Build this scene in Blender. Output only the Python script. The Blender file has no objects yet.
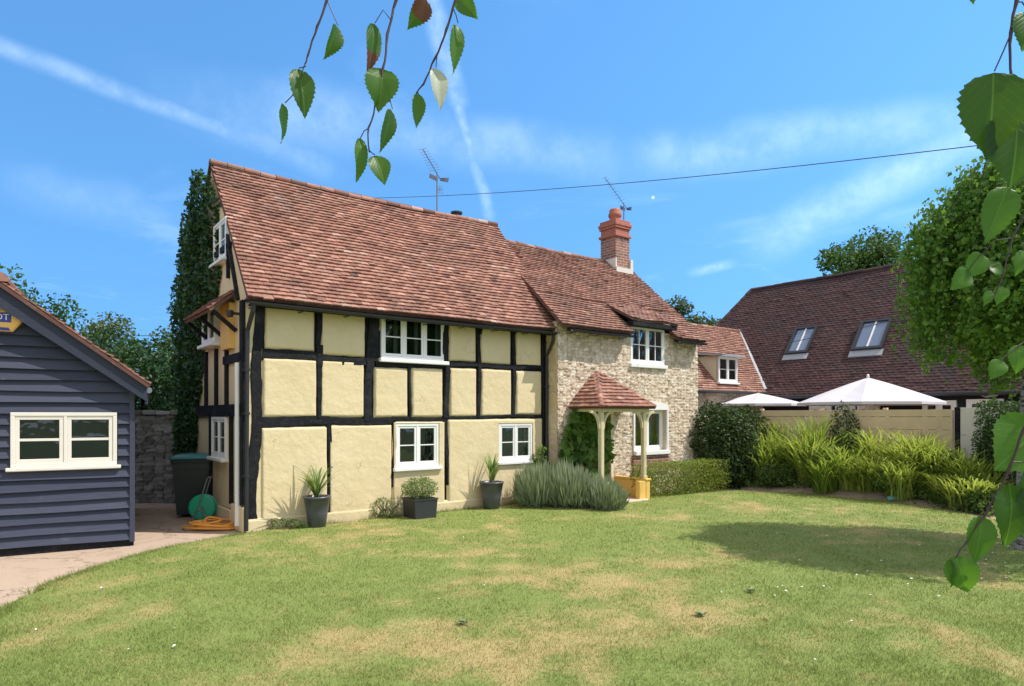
import bpy, math, random
import numpy as np
from math import radians, sin, cos, pi, sqrt, atan2, floor

# ------------------------------------------------------------------ camera, sky, sun, exposure
S = bpy.context.scene
COL = S.collection
F = 660.0; CX = 512.0; HY = 415.0; CZ = 1.9
cam = bpy.data.cameras.new('camera'); cam.sensor_width = 36; cam.lens = 36*F/1024
cam.shift_y = (HY-343)/1024; cam.clip_start = 0.05; cam.clip_end = 2000
camo = bpy.data.objects.new('camera', cam); COL.objects.link(camo)
camo.location = (0, 0, CZ); camo.rotation_euler = (radians(90), 0, 0); S.camera = camo

SUN_EL = radians(55); SUN_H = (0.993, -0.12)
SUN_STR = 3.0; SKY_STR = 0.15; EXPOSURE = 0.80
sd = (SUN_H[0]*cos(SUN_EL), SUN_H[1]*cos(SUN_EL), sin(SUN_EL))
from mathutils import Vector, Matrix
sl = bpy.data.lights.new('sun', 'SUN'); sl.energy = SUN_STR; sl.angle = radians(0.5); sl.color = (1, 0.94, 0.88)
so = bpy.data.objects.new('sun', sl); COL.objects.link(so); so.location = (30, 5, 40)
so.rotation_euler = Vector(sd).to_track_quat('Z', 'Y').to_euler()
S.view_settings.view_transform = 'Standard'; S.view_settings.look = 'None'
S.view_settings.exposure = EXPOSURE; S.view_settings.gamma = 1; S.view_settings.use_curve_mapping = False

class NT:
    def __init__(s, tree): s.t = tree; s.n = tree.nodes; s.l = tree.links
    def node(s, typ, **kw):
        n = s.n.new(typ)
        for k, v in kw.items():
            if k.startswith('i_'):
                key = k[2:]; key = int(key) if key.isdigit() else key
                s.put(n.inputs[key], v)
            else: setattr(n, k, v)
        return n
    def put(s, inp, v):
        if isinstance(v, bpy.types.NodeSocket): s.l.new(v, inp)
        elif isinstance(v, bpy.types.Node): s.l.new(v.outputs[0], inp)
        else:
            if hasattr(inp.default_value, '__len__') and not isinstance(v, str):
                v = tuple(v); 
                if len(inp.default_value) == 4 and len(v) == 3: v = v+(1,)
            inp.default_value = v
    def math(s, op, a, b=0.0, c=0.0, clamp=False):
        n = s.n.new('ShaderNodeMath'); n.operation = op; n.use_clamp = clamp
        s.put(n.inputs[0], a); s.put(n.inputs[1], b); s.put(n.inputs[2], c); return n.outputs[0]
    def vmath(s, op, a, b=(0, 0, 0)):
        n = s.n.new('ShaderNodeVectorMath'); n.operation = op
        s.put(n.inputs[0], a); s.put(n.inputs[1], b)
        return n.outputs['Value'] if op in ('DOT_PRODUCT', 'LENGTH') else n.outputs[0]
    def mix(s, f, a, b, mode='MIX'):
        n = s.n.new('ShaderNodeMix'); n.data_type = 'RGBA'; n.blend_type = mode
        s.put(n.inputs[0], f); s.put(n.inputs[6], a); s.put(n.inputs[7], b); return n.outputs[2]
    def noise(s, vec, scale, detail=4, rough=0.55, dist=0.0):
        n = s.n.new('ShaderNodeTexNoise'); s.put(n.inputs['Vector'], vec)
        n.inputs['Scale'].default_value = scale; n.inputs['Detail'].default_value = detail
        n.inputs['Roughness'].default_value = rough; n.inputs['Distortion'].default_value = dist
        return n.outputs[0]
    def ramp(s, f, stops):
        n = s.n.new('ShaderNodeValToRGB'); s.put(n.inputs[0], f); e = n.color_ramp.elements
        while len(e) > 1: e.remove(e[-1])
        for k, (p, c) in enumerate(stops):
            x = e[0] if k == 0 else e.new(p)
            x.position = p
            if not hasattr(c, '__len__'): c = (c, c, c)
            x.color = tuple(c)+(1,)
        return n.outputs[0]
    def sstep(s, lo, hi, v):
        n = s.n.new('ShaderNodeMapRange'); n.interpolation_type = 'SMOOTHSTEP'
        s.put(n.inputs[0], v); n.inputs[1].default_value = lo; n.inputs[2].default_value = hi
        return n.outputs[0]

def pdir(px, py):
    d = Vector(((px-CX)/F, 1, (HY-py)/F)); return d.normalized()

W_ = bpy.data.worlds.new('World'); S.world = W_; W_.use_nodes = True
w = NT(W_.node_tree); w.n.clear()
tc = w.node('ShaderNodeTexCoord'); D = tc.outputs['Generated']
sx = w.node('ShaderNodeSeparateXYZ', i_Vector=D)
lift = w.node('ShaderNodeCombineXYZ', i_X=sx.outputs[0], i_Y=sx.outputs[1], i_Z=w.math('ADD', w.math('MULTIPLY', w.math('MAXIMUM', sx.outputs[2], 0), 0.75), 0.36))
skydir = w.vmath('NORMALIZE', lift.outputs[0])
sky = w.node('ShaderNodeTexSky', sky_type='NISHITA', sun_disc=False, sun_elevation=SUN_EL,
             sun_rotation=atan2(sd[0], sd[1]), altitude=0, air_density=1.0, dust_density=0.1, ozone_density=1.6)
w.l.new(skydir, sky.inputs[0])
hs = w.node('ShaderNodeHueSaturation', i_Saturation=1.12, i_Hue=0.497, i_Color=sky.outputs[0])
skyc = w.mix(1.0, hs.outputs[0], (0.75, 1.06, 1.16), 'MULTIPLY')
zc = w.math('MAXIMUM', sx.outputs[2], 0.02)
pl = w.node('ShaderNodeCombineXYZ', i_X=w.math('DIVIDE', sx.outputs[0], zc), i_Y=w.math('DIVIDE', sx.outputs[1], zc))
plv = pl.outputs[0]
def streak(a, b, width, strength, wob=0.006, nsc=9, soft=0.2, seed=0.0):
    da, db = pdir(*a), pdir(*b)
    n = da.cross(db).normalized(); mid = (da+db).normalized(); along = n.cross(mid)
    half = math.acos(max(-1, min(1, da.dot(db))))/2
    off = w.vmath('ADD', D, (seed, seed*1.7, 0))
    wn = w.math('MULTIPLY', w.math('SUBTRACT', w.noise(off, nsc, 3), 0.5), wob*2)
    dist = w.math('ABSOLUTE', w.math('ADD', w.vmath('DOT_PRODUCT', D, tuple(n)), wn))
    m = w.math('SUBTRACT', 1.0, w.sstep(0, width, dist))
    al = w.math('ABSOLUTE', w.vmath('DOT_PRODUCT', D, tuple(along)))
    e = w.math('SUBTRACT', 1.0, w.sstep(sin(half)*(1-soft), sin(half)*(1+soft*0.5), al))
    g = w.sstep(0.25, 0.75, w.noise(off, nsc*4, 4, 0.65))
    g = w.math('ADD', w.math('MULTIPLY', g, 0.7), 0.3)
    front = w.math('GREATER_THAN', w.vmath('DOT_PRODUCT', D, tuple(mid)), 0.3)
    return w.math('MULTIPLY', w.math('MULTIPLY', w.math('MULTIPLY', m, e), w.math('MULTIPLY', g, strength)), front)
parts = [streak((-60, 22), (255, 142), 0.016, 0.21, 0.006, 6, 0.2, 1.0),
         streak((200, 115), (345, 175), 0.03, 0.12, 0.01, 6, 0.5, 2.0),
         streak((418, -40), (462, 110), 0.020, 0.24, 0.012, 9, 0.2, 3.0),
         streak((455, 95), (492, 222), 0.012, 0.24, 0.010, 12, 0.2, 4.3),
         streak((180, 95), (640, 165), 0.060, 0.20, 0.05, 4, 0.5, 5.0),
         streak((620, 165), (1010, 120), 0.045, 0.20, 0.04, 5, 0.4, 6.0),
         streak((755, 245), (1060, 95), 0.045, 0.30, 0.03, 5, 0.35, 7.0),
         streak((690, 273), (736, 263), 0.010, 0.24, 0.006, 12, 0.6, 8.0),
         streak((0, 175), (190, 225), 0.045, 0.10, 0.04, 4, 0.5, 9.0)]
cl = parts[0]
for p_ in parts[1:]: cl = w.math('MAXIMUM', cl, p_)
wide = w.math('MULTIPLY', w.sstep(0.52, 0.8, w.noise(plv, 0.9, 6, 0.6, 0.6)), 0.16)
cl = w.math('MAXIMUM', cl, wide)
skyc = w.mix(cl, skyc, (5.4, 6.6, 7.8))
# unseen bright cloud layer added overhead and behind to warm and lift ambient light
fill_veil = w.math('MAXIMUM', w.sstep(0.62, 0.86, sx.outputs[2]), w.math('MULTIPLY', w.sstep(0.05, 0.5, w.math('MULTIPLY', sx.outputs[1], -1.0)), 0.9))
fill_veil = w.math('MULTIPLY', fill_veil, w.math('ADD', 0.45, w.math('MULTIPLY', w.noise(plv, 1.3, 5, 0.6, 0.5), 0.7)), clamp=True)
skyc = w.mix(fill_veil, skyc, (4.7, 4.45, 4.2))
md = pdir(653, 197.5)
moon = w.math('GREATER_THAN', w.vmath('DOT_PRODUCT', D, tuple(md)), cos(0.0024))
skyc = w.mix(w.math('MULTIPLY', moon, 0.22), skyc, (8.5, 8.5, 8.5))
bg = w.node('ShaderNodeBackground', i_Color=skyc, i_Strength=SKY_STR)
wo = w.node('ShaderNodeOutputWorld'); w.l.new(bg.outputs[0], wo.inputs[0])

# ------------------------------------------------------------------ frames of reference
ANG = atan2(0.61, 0.792); CA, SA = cos(ANG), sin(ANG); A0 = (-4.27, 10.6)
def HW(t, m, z=0.0): return (A0[0]+CA*t-SA*m, A0[1]+SA*t+CA*m, z)      # cottage frame (along wall, back, up) to world
def t_at(px, m):
    r = (px-CX)/F; return (r*(A0[1]+CA*m)-A0[0]+SA*m)/(CA-r*SA)
def m_at(px, t):
    r = (px-CX)/F; return (A0[0]+CA*t-r*(A0[1]+SA*t))/(r*CA+SA)
def z_at(t, m, py): return CZ+(HY-py)/F*HW(t, m)[1]
def tz(px, py, m): t = t_at(px, m); return t, z_at(t, m, py)
def gnd(px, py, z=0.0):
    d = (CZ-z)*F/(py-HY); return ((px-CX)/F*d, d, z)
def at(px, py, d): return Vector(((px-CX)/F*d, d, CZ+(HY-py)/F*d))

rng = np.random.default_rng(7); R = random.Random(7)

def vnoise(x, y, seed=0):
    xi = np.floor(x); yi = np.floor(y); fx = x-xi; fy = y-yi
    fx = fx*fx*(3-2*fx); fy = fy*fy*(3-2*fy)
    def h(a, b): v = np.sin(a*127.1+b*311.7+seed*74.7)*43758.5453; return v-np.floor(v)
    return (h(xi, yi)*(1-fx)+h(xi+1, yi)*fx)*(1-fy)+(h(xi, yi+1)*(1-fx)+h(xi+1, yi+1)*fx)*fy
def fbm(x, y, seed=0, o=4):
    v = 0; a = 0.5; tot = 0
    for k in range(o):
        v = v+a*vnoise(x*2**k, y*2**k, seed+k); tot += a; a *= 0.55
    return v/tot

# ------------------------------------------------------------------ objects helpers
def props(o, label=None, cat=None, group=None, kind=None):
    if label: o['label'] = label
    if cat: o['category'] = cat
    if group: o['group'] = group
    if kind: o['kind'] = kind
    return o
def empty(name, loc, rz=0.0, label=None, cat=None, group=None):
    o = bpy.data.objects.new(name, None); COL.objects.link(o); o.location = loc; o.rotation_euler = (0, 0, rz)
    o.empty_display_size = 0.2
    return props(o, label, cat, group)
def link(name, me, parent=None, loc=None, rz=None):
    o = bpy.data.objects.new(name, me); COL.objects.link(o)
    if parent is not None: o.parent = parent
    if loc is not None: o.location = loc
    if rz is not None: o.rotation_euler = (0, 0, rz)
    return o
class MB:
    def __init__(s): s.v = []; s.f = []; s.mi = []; s.tint = []; s.cur = 0.5
    def add(s, vs, fs, mi=0):
        b = len(s.v); s.v += [tuple(p) for p in vs]; s.tint += [s.cur]*len(vs)
        for f in fs: s.f.append([b+i for i in f]); s.mi.append(mi)
    def box(s, x0, x1, y0, y1, z0, z1, mi=0, bev=0.0):
        if bev <= 0:
            s.add([(x0, y0, z0), (x1, y0, z0), (x1, y1, z0), (x0, y1, z0), (x0, y0, z1), (x1, y0, z1), (x1, y1, z1), (x0, y1, z1)],
                  [(0, 3, 2, 1), (4, 5, 6, 7), (0, 1, 5, 4), (1, 2, 6, 5), (2, 3, 7, 6), (3, 0, 4, 7)], mi)
        else:
            b = min(bev, (x1-x0)*.45, (y1-y0)*.45, (z1-z0)*.45)
            def ring(z, i): return [(x0+i+b, y0+i, z), (x1-i-b, y0+i, z), (x1-i, y0+i+b, z), (x1-i, y1-i-b, z), (x1-i-b, y1-i, z), (x0+i+b, y1-i, z), (x0+i, y1-i-b, z), (x0+i, y0+i+b, z)]
            vs = ring(z0, b*.5)+ring(z0+b, 0)+ring(z1-b, 0)+ring(z1, b*.5)
            fs = [tuple(range(7, -1, -1)), tuple(range(24, 32))]
            for r in range(3):
                for k in range(8): fs.append((r*8+k, r*8+(k+1) % 8, (r+1)*8+(k+1) % 8, (r+1)*8+k))
            s.add(vs, fs, mi)
    def tube(s, pts, rad, n=8, mi=0, cap=True):
        pts = [Vector(p) for p in pts]
        if not hasattr(rad, '__len__'): rad = [rad]*len(pts)
        vs = []; prev = None
        for i, p in enumerate(pts):
            d = (pts[min(i+1, len(pts)-1)]-pts[max(i-1, 0)]).normalized()
            if prev is None:
                prev = d.orthogonal().normalized()
            x = (prev-d*prev.dot(d))
            x = x.normalized() if x.length > 1e-6 else d.orthogonal().normalized()
            prev = x; y = d.cross(x)
            for k in range(n):
                a = 2*pi*k/n; vs.append(p+(x*cos(a)+y*sin(a))*rad[i])
        fs = []
        for i in range(len(pts)-1):
            for k in range(n): fs.append((i*n+k, i*n+(k+1) % n, (i+1)*n+(k+1) % n, (i+1)*n+k))
        if cap: fs.append(tuple(range(n-1, -1, -1))); fs.append(tuple((len(pts)-1)*n+k for k in range(n)))
        s.add(vs, fs, mi)
    def lathe(s, prof, n=20, c=(0, 0, 0), mi=0, sq=False):
        vs = []; fs = []
        for (r, z) in prof:
            for k in range(n):
                a = 2*pi*k/n; vs.append((c[0]+r*cos(a), c[1]+r*sin(a), c[2]+z))
        for i in range(len(prof)-1):
            for k in range(n): fs.append((i*n+k, i*n+(k+1) % n, (i+1)*n+(k+1) % n, (i+1)*n+k))
        fs.append(tuple(range(n-1, -1, -1))); fs.append(tuple((len(prof)-1)*n+k for k in range(n)))
        s.add(vs, fs, mi)
    def prism(s, poly, y0, y1, mi=0):   # polygon in x,z extruded in y
        n = len(poly)
        vs = [(p[0], y0, p[1]) for p in poly]+[(p[0], y1, p[1]) for p in poly]
        fs = [tuple(range(n)), tuple(range(2*n-1, n-1, -1))]+[(k, (k+1) % n + 0, (k+1) % n+n, k+n)[::-1] for k in range(n)]
        s.add(vs, fs, mi)
    def bar(s, p, q, wd, th, up=(0, 0, 1), mi=0):
        p, q = Vector(p), Vector(q); d = (q-p).normalized(); u = Vector(up); x = d.cross(u)
        x = x.normalized() if x.length > 1e-5 else d.orthogonal().normalized(); y = x.cross(d).normalized()
        vs = []
        for c in (p, q):
            for (a, b) in ((-1, -1), (1, -1), (1, 1), (-1, 1)): vs.append(c+x*a*wd/2+y*b*th/2)
        s.add(vs, [(0, 3, 2, 1), (4, 5, 6, 7), (0, 1, 5, 4), (1, 2, 6, 5), (2, 3, 7, 6), (3, 0, 4, 7)], mi)
    def build(s, name, mats, parent=None, loc=None, rz=None, smooth=False, tint=False):
        me = bpy.data.meshes.new(name); me.from_pydata(s.v, [], s.f)
        if not isinstance(mats, (list, tuple)): mats = [mats]
        for m in mats: me.materials.append(m)
        if len(mats) > 1: me.polygons.foreach_set('material_index', s.mi)
        if smooth: me.polygons.foreach_set('use_smooth', [True]*len(me.polygons))
        if tint:
            at_ = me.color_attributes.new('tint', 'FLOAT_COLOR', 'POINT')
            arr = np.ones((len(s.v), 4), dtype=np.float32)
            tt = np.array([t if hasattr(t, '__len__') else (t, t, t) for t in s.tint], dtype=np.float32)
            arr[:, :3] = tt; at_.data.foreach_set('color', arr.ravel())
        me.update()
        return link(name, me, parent, loc, rz)
def np_mesh(name, V, faces, mats, parent=None, tint=None, smooth=False, loc=None, rz=None):
    V = np.asarray(V, dtype=np.float32); faces = np.asarray(faces, dtype=np.int32); k = faces.shape[1]
    me = bpy.data.meshes.new(name); me.vertices.add(len(V)); me.vertices.foreach_set('co', V.ravel())
    me.loops.add(faces.size); me.loops.foreach_set('vertex_index', faces.ravel())
    me.polygons.add(len(faces)); me.polygons.foreach_set('loop_start', np.arange(0, faces.size, k, dtype=np.int32))
    me.polygons.foreach_set('loop_total', np.full(len(faces), k, dtype=np.int32))
    if smooth: me.polygons.foreach_set('use_smooth', np.ones(len(faces), dtype=bool))
    if not isinstance(mats, (list, tuple)): mats = [mats]
    for m in mats: me.materials.append(m)
    if tint is not None:
        a = me.color_attributes.new('tint', 'FLOAT_COLOR', 'POINT')
        arr = np.ones((len(V), 4), dtype=np.float32); tint = np.asarray(tint, dtype=np.float32)
        if tint.ndim == 1: arr[:, :3] = tint[:, None]
        else: arr[:, :tint.shape[1]] = tint
        a.data.foreach_set('color', arr.ravel())
    me.update(calc_edges=True); me.validate()
    return link(name, me, parent, loc, rz)

# ------------------------------------------------------------------ materials
MATS = {}
def base_mat(name):
    m = bpy.data.materials.new(name); m.use_nodes = True; t = NT(m.node_tree)
    p = t.n['Principled BSDF']; MATS[name] = m; return m, t, p
def obj_co(t): return t.node('ShaderNodeTexCoord').outputs['Object']
def tint_of(t):
    a = t.node('ShaderNodeAttribute', attribute_name='tint'); s = t.node('ShaderNodeSeparateColor', i_Color=a.outputs['Color'])
    return s.outputs[0], s.outputs[1], s.outputs[2]
def bump(t, p, h, strength=0.4, dist=0.02):
    b = t.node('ShaderNodeBump', i_Height=h); b.inputs['Strength'].default_value = strength; b.inputs['Distance'].default_value = dist
    t.l.new(b.outputs[0], p.inputs['Normal'])
def simple(name, c, rough=0.6, metal=0.0, var=0.12, scale=6, spec=0.5, bmp=0.15, bs=40):
    m, t, p = base_mat(name); co = obj_co(t)
    n = t.noise(co, scale, 5, 0.6)
    f = t.math('ADD', t.math('MULTIPLY', n, 2*var), 1-var)
    col = t.mix(1.0, c, t.node('ShaderNodeCombineColor', i_0=f, i_1=f, i_2=f).outputs[0], 'MULTIPLY')
    t.put(p.inputs['Base Color'], col); p.inputs['Roughness'].default_value = rough; p.inputs['Metallic'].default_value = metal
    p.inputs['Specular IOR Level'].default_value = spec
    if bmp: bump(t, p, t.noise(co, bs, 4), bmp, 0.01)
    return m
def leafmat(name, c0, c1, c2, trans=0.35, rough=0.55, tsat=1.15, spec=0.22):
    m, t, p = base_mat(name); r, g, b = tint_of(t)
    geo = t.node('ShaderNodeNewGeometry')
    col = t.ramp(r, [(0, c0), (0.5, c1), (1, c2)])
    t.put(p.inputs['Base Color'], col); p.inputs['Roughness'].default_value = rough
    p.inputs['Specular IOR Level'].default_value = spec
    tr = t.node('ShaderNodeBsdfTranslucent', i_Color=t.mix(0.45, col, (c2[0]*1.5, c2[1]*1.6, c2[2]*0.7)))
    mx = t.node('ShaderNodeMixShader', i_0=trans, i_1=p.outputs[0], i_2=tr.outputs[0])
    t.l.new(mx.outputs[0], t.n['Material Output'].inputs[0]); return m

# plaster
def plaster():
    m, t, p = base_mat('cream_limewash'); co = obj_co(t)
    big = t.noise(co, 0.9, 5, 0.6); fine = t.noise(co, 14, 5, 0.6)
    c = t.mix(t.sstep(0.3, 0.75, big), (0.6967, 0.5786, 0.357), (0.6463, 0.524, 0.3038))
    c = t.mix(t.math('MULTIPLY', t.sstep(0.5, 0.8, fine), 0.25), c, (0.84, 0.67, 0.40))
    z = t.node('ShaderNodeSeparateXYZ', i_Vector=co).outputs[2]
    low = t.math('MULTIPLY', t.math('SUBTRACT', 1.0, t.sstep(0.05, 0.75, z)), t.sstep(0.35, 0.75, t.noise(co, 2.6, 5)))
    c = t.mix(t.math('MULTIPLY', low, 0.6), c, (0.66, 0.53, 0.34))
    mp = t.node('ShaderNodeMapping', i_Vector=co); mp.inputs['Scale'].default_value = (5, 5, 0.5)
    st = t.math('MULTIPLY', t.sstep(0.58, 0.8, t.noise(mp.outputs[0], 1.6, 5, 0.6)), 0.22)
    c = t.mix(st, c, (0.50, 0.42, 0.25))
    dv = t.vmath('ADD', co, t.node('ShaderNodeCombineXYZ', i_X=t.noise(co, 3, 4), i_Z=t.noise(co, 4, 4)).outputs[0])
    vo = t.node('ShaderNodeTexVoronoi', feature='DISTANCE_TO_EDGE', i_Vector=dv); vo.inputs['Scale'].default_value = 1.1
    ck = t.math('MULTIPLY', t.math('SUBTRACT', 1.0, t.sstep(0.002, 0.007, vo.outputs[0])), t.sstep(0.5, 0.62, t.noise(co, 1.7, 3)))
    c = t.mix(t.math('MULTIPLY', ck, 0.55), c, (0.36, 0.27, 0.14))
    t.put(p.inputs['Base Color'], c); p.inputs['Roughness'].default_value = 0.85; p.inputs['Specular IOR Level'].default_value = 0.2
    h = t.math('ADD', t.math('MULTIPLY', t.noise(co, 5, 4), 1.0), t.math('MULTIPLY', fine, 0.35)); bump(t, p, h, 0.5, 0.035)
    return m
PLASTER = plaster()
def timber_mat():
    m, t, p = base_mat('tarred_oak'); co = obj_co(t)
    mp = t.node('ShaderNodeMapping', i_Vector=co); mp.inputs['Scale'].default_value = (1, 1, 1)
    n = t.noise(mp.outputs[0], 18, 6, 0.7, 0.4); b = t.noise(co, 2.5, 4)
    c = t.mix(t.sstep(0.45, 0.8, n), (0.007, 0.0075, 0.010), (0.034, 0.033, 0.034))
    c = t.mix(t.math('MULTIPLY', t.sstep(0.55, 0.8, b), 0.5), c, (0.065, 0.062, 0.06))
    t.put(p.inputs['Base Color'], c); p.inputs['Roughness'].default_value = 0.75; p.inputs['Specular IOR Level'].default_value = 0.25; bump(t, p, n, 0.7, 0.02); return m
TIMBER = timber_mat()
def tile_mat(name, cols, moss, mossamt, greys):
    m, t, p = base_mat(name); r, g, b = tint_of(t); co = obj_co(t)
    c = t.ramp(r, cols)
    f = t.math('ADD', 0.82, t.math('MULTIPLY', g, 0.34))
    c = t.mix(1.0, c, t.node('ShaderNodeCombineColor', i_0=f, i_1=f, i_2=f).outputs[0], 'MULTIPLY')
    big = t.noise(co, 0.75, 6, 0.7, 0.9)
    c = t.mix(t.math('MULTIPLY', t.sstep(0.47, 0.68, big), mossamt), c, moss)
    mp = t.node('ShaderNodeMapping', i_Vector=co); mp.inputs['Scale'].default_value = (2.2, 0.5, 0.5)
    c = t.mix(t.math('MULTIPLY', t.sstep(0.55, 0.75, t.noise(mp.outputs[0], 1.4, 6, 0.7)), 0.5), c, greys)
    sp = t.noise(co, 3.2, 6, 0.75, 0.6)
    c = t.mix(t.math('MULTIPLY', t.sstep(0.56, 0.66, sp), 0.5), c, (greys[0]*.55, greys[1]*.56, greys[2]*.58))
    c = t.mix(t.math('MULTIPLY', t.sstep(0.62, 0.72, t.noise(co, 11, 4, 0.7)), 0.5), c, greys)
    sm = t.noise(co, 30, 4, 0.7)
    c = t.mix(t.math('MULTIPLY', t.sstep(0.5, 0.8, sm), 0.45), c, (0.06, 0.045, 0.04))
    t.put(p.inputs['Base Color'], c); p.inputs['Roughness'].default_value = 0.82; p.inputs['Specular IOR Level'].default_value = 0.25
    bump(t, p, t.noise(co, 60, 3), 0.4, 0.006); return m
TILE = tile_mat('old_clay_tiles', [(0, (0.08835, 0.0485, 0.04368)), (0.22, (0.212, 0.097, 0.07207)), (0.55, (0.3269, 0.16, 0.1136)), (0.85, (0.4241, 0.2377, 0.1747)), (1, (0.4859, 0.3492, 0.2839))],
                (0.14, 0.085, 0.062), 0.55, (0.33, 0.26, 0.21))
TILE2 = tile_mat('weathered_clay_tiles', [(0, (0.11, 0.060, 0.048)), (0.28, (0.225, 0.110, 0.080)), (0.68, (0.335, 0.175, 0.125)), (1, (0.45, 0.30, 0.235))],
                 (0.15, 0.10, 0.08), 0.55, (0.34, 0.28, 0.24))
BTILE = tile_mat('dark_barn_tiles', [(0, (0.03974, 0.02611, 0.0289)), (0.35, (0.06293, 0.03336, 0.03323)), (0.75, (0.09274, 0.04351, 0.03973)), (1, (0.1259, 0.06889, 0.05779))],
                 (0.055, 0.042, 0.042), 0.85, (0.13, 0.085, 0.07))
def stone_mat(name, cols, mortar):
    m, t, p = base_mat(name); r, g, b = tint_of(t); co = obj_co(t)
    c = t.ramp(r, cols)
    n = t.noise(co, 9, 5, 0.65)
    c = t.mix(t.math('MULTIPLY', t.sstep(0.4, 0.8, n), 0.45), c, (cols[0][1][0]*.75, cols[0][1][1]*.75, cols[0][1][2]*.75))
    c = t.mix(t.math('SUBTRACT', 1.0, t.sstep(0.10, 0.42, g)), c, mortar)
    c = t.mix(t.math('MULTIPLY', t.sstep(0.55, 0.8, t.noise(co, 0.8, 4)), 0.22), c, (0.46, 0.35, 0.24))
    t.put(p.inputs['Base Color'], c); p.inputs['Roughness'].default_value = 0.9; p.inputs['Specular IOR Level'].default_value = 0.15
    bump(t, p, t.noise(co, 35, 5, 0.7), 0.8, 0.02); return m
STONE = stone_mat('limestone_rubble', [(0, (0.4704, 0.3603, 0.257)), (0.3, (0.621, 0.5007, 0.3697)), (0.7, (0.6963, 0.5849, 0.4463)), (1, (0.7715, 0.6879, 0.568))], (0.3387, 0.248, 0.1623))
STONEG = stone_mat('grey_rubble', [(0, (0.1488, 0.1364, 0.1178)), (0.5, (0.2356, 0.2232, 0.1984)), (1, (0.3472, 0.3348, 0.31))], (0.0992, 0.0899, 0.0744))
WHITE = simple('white_paint', (0.80, 0.79, 0.75), 0.45, var=0.06, bmp=0.05)
CREAMP = simple('cream_paint', (0.74, 0.66, 0.46), 0.5, var=0.12, bmp=0.08)
YELLOWP = simple('yellow_ochre_paint', (0.74, 0.47, 0.12), 0.6, var=0.12)
BLACKP = simple('black_iron', (0.018, 0.019, 0.022), 0.45, var=0.2)
DARKROOM = simple('dark_interior', (0.06, 0.06, 0.06), 0.9, bmp=0)
CURTAIN = simple('curtain_cloth', (0.62, 0.60, 0.56), 0.9, bmp=0)
def glass():
    m, t, p = base_mat('window_glass'); t.n.remove(p); co = obj_co(t)
    tr = t.node('ShaderNodeBsdfTransparent', i_Color=(0.62, 0.69, 0.69))
    gl = t.node('ShaderNodeBsdfGlossy', i_Color=(1, 1, 1), i_Roughness=0.03)
    b = t.node('ShaderNodeBump', i_Height=t.noise(co, 3.5, 2)); b.inputs['Strength'].default_value = 0.12; b.inputs['Distance'].default_value = 0.05
    t.l.new(b.outputs[0], gl.inputs['Normal'])
    fr = t.node('ShaderNodeFresnel', i_IOR=1.55); t.l.new(b.outputs[0], fr.inputs['Normal'])
    f = t.math('ADD', t.math('MULTIPLY', fr.outputs[0], 0.75), 0.02, clamp=True)
    mx = t.node('ShaderNodeMixShader', i_0=f, i_1=tr.outputs[0], i_2=gl.outputs[0])
    t.l.new(mx.outputs[0], t.n['Material Output'].inputs[0]); return m
GLASS = glass()
def board_mat(name, c0, c1):
    m, t, p = base_mat(name); r, g, b = tint_of(t); co = obj_co(t)
    mp = t.node('ShaderNodeMapping', i_Vector=co); mp.inputs['Scale'].default_value = (1.2, 1.2, 14)
    n = t.noise(mp.outputs[0], 4, 6, 0.65)
    c = t.mix(t.math('ADD', t.math('MULTIPLY', n, 0.7), t.math('MULTIPLY', r, 0.4)), c0, c1)
    st = t.sstep(0.62, 0.78, t.noise(co, 3.2, 6, 0.7))
    c = t.mix(t.math('MULTIPLY', st, 0.45), c, (0.17, 0.165, 0.17))
    t.put(p.inputs['Base Color'], c); p.inputs['Roughness'].default_value = 0.65; p.inputs['Specular IOR Level'].default_value = 0.2
    bump(t, p, n, 0.5, 0.01); return m
NAVY = board_mat('navy_weatherboard', (0.02821, 0.03311, 0.05371), (0.07405, 0.08099, 0.1146))
NAVYD = board_mat('navy_barge_paint', (0.022, 0.028, 0.046), (0.048, 0.056, 0.080))
TARB = board_mat('tarred_barn_board', (0.012, 0.012, 0.014), (0.028, 0.027, 0.028))
def brick_mat():
    m, t, p = base_mat('old_brick'); co = obj_co(t)
    s = t.node('ShaderNodeSeparateXYZ', i_Vector=co)
    u = t.math('ADD', s.outputs[0], s.outputs[1])
    v = t.node('ShaderNodeCombineXYZ', i_X=u, i_Y=s.outputs[2])
    br = t.node('ShaderNodeTexBrick', i_Vector=v.outputs[0]); br.inputs['Scale'].default_value = 1.0
    br.inputs['Brick Width'].default_value = 0.22; br.inputs['Row Height'].default_value = 0.075; br.inputs['Mortar Size'].default_value = 0.008
    br.inputs['Color1'].default_value = (0.34, 0.13, 0.085, 1); br.inputs['Color2'].default_value = (0.19, 0.085, 0.065, 1); br.inputs['Mortar'].default_value = (0.45, 0.39, 0.31, 1)
    c = t.mix(t.math('MULTIPLY', t.sstep(0.5, 0.75, t.noise(co, 7, 5)), 0.6), br.outputs[0], (0.07, 0.05, 0.045))
    t.put(p.inputs['Base Color'], c); p.inputs['Roughness'].default_value = 0.85
    bump(t, p, t.math('SUBTRACT', t.math('MULTIPLY', t.noise(co, 40, 3), 0.4), br.outputs[1]), 0.6, 0.015); return m
BRICK = brick_mat()
REDCLAY = simple('red_terracotta', (0.40, 0.13, 0.08), 0.75, var=0.25, scale=5)
LEAD = simple('lead_flashing', (0.34, 0.35, 0.37), 0.55, 0.0, var=0.2)
LIME = simple('lime_mortar', (0.66, 0.62, 0.54), 0.9, var=0.1)
GALV = simple('galvanised_steel', (0.22, 0.23, 0.25), 0.45, 0.6, var=0.15)
WOOD = simple('oiled_oak', (0.34, 0.19, 0.075), 0.6, var=0.25, scale=9)
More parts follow.
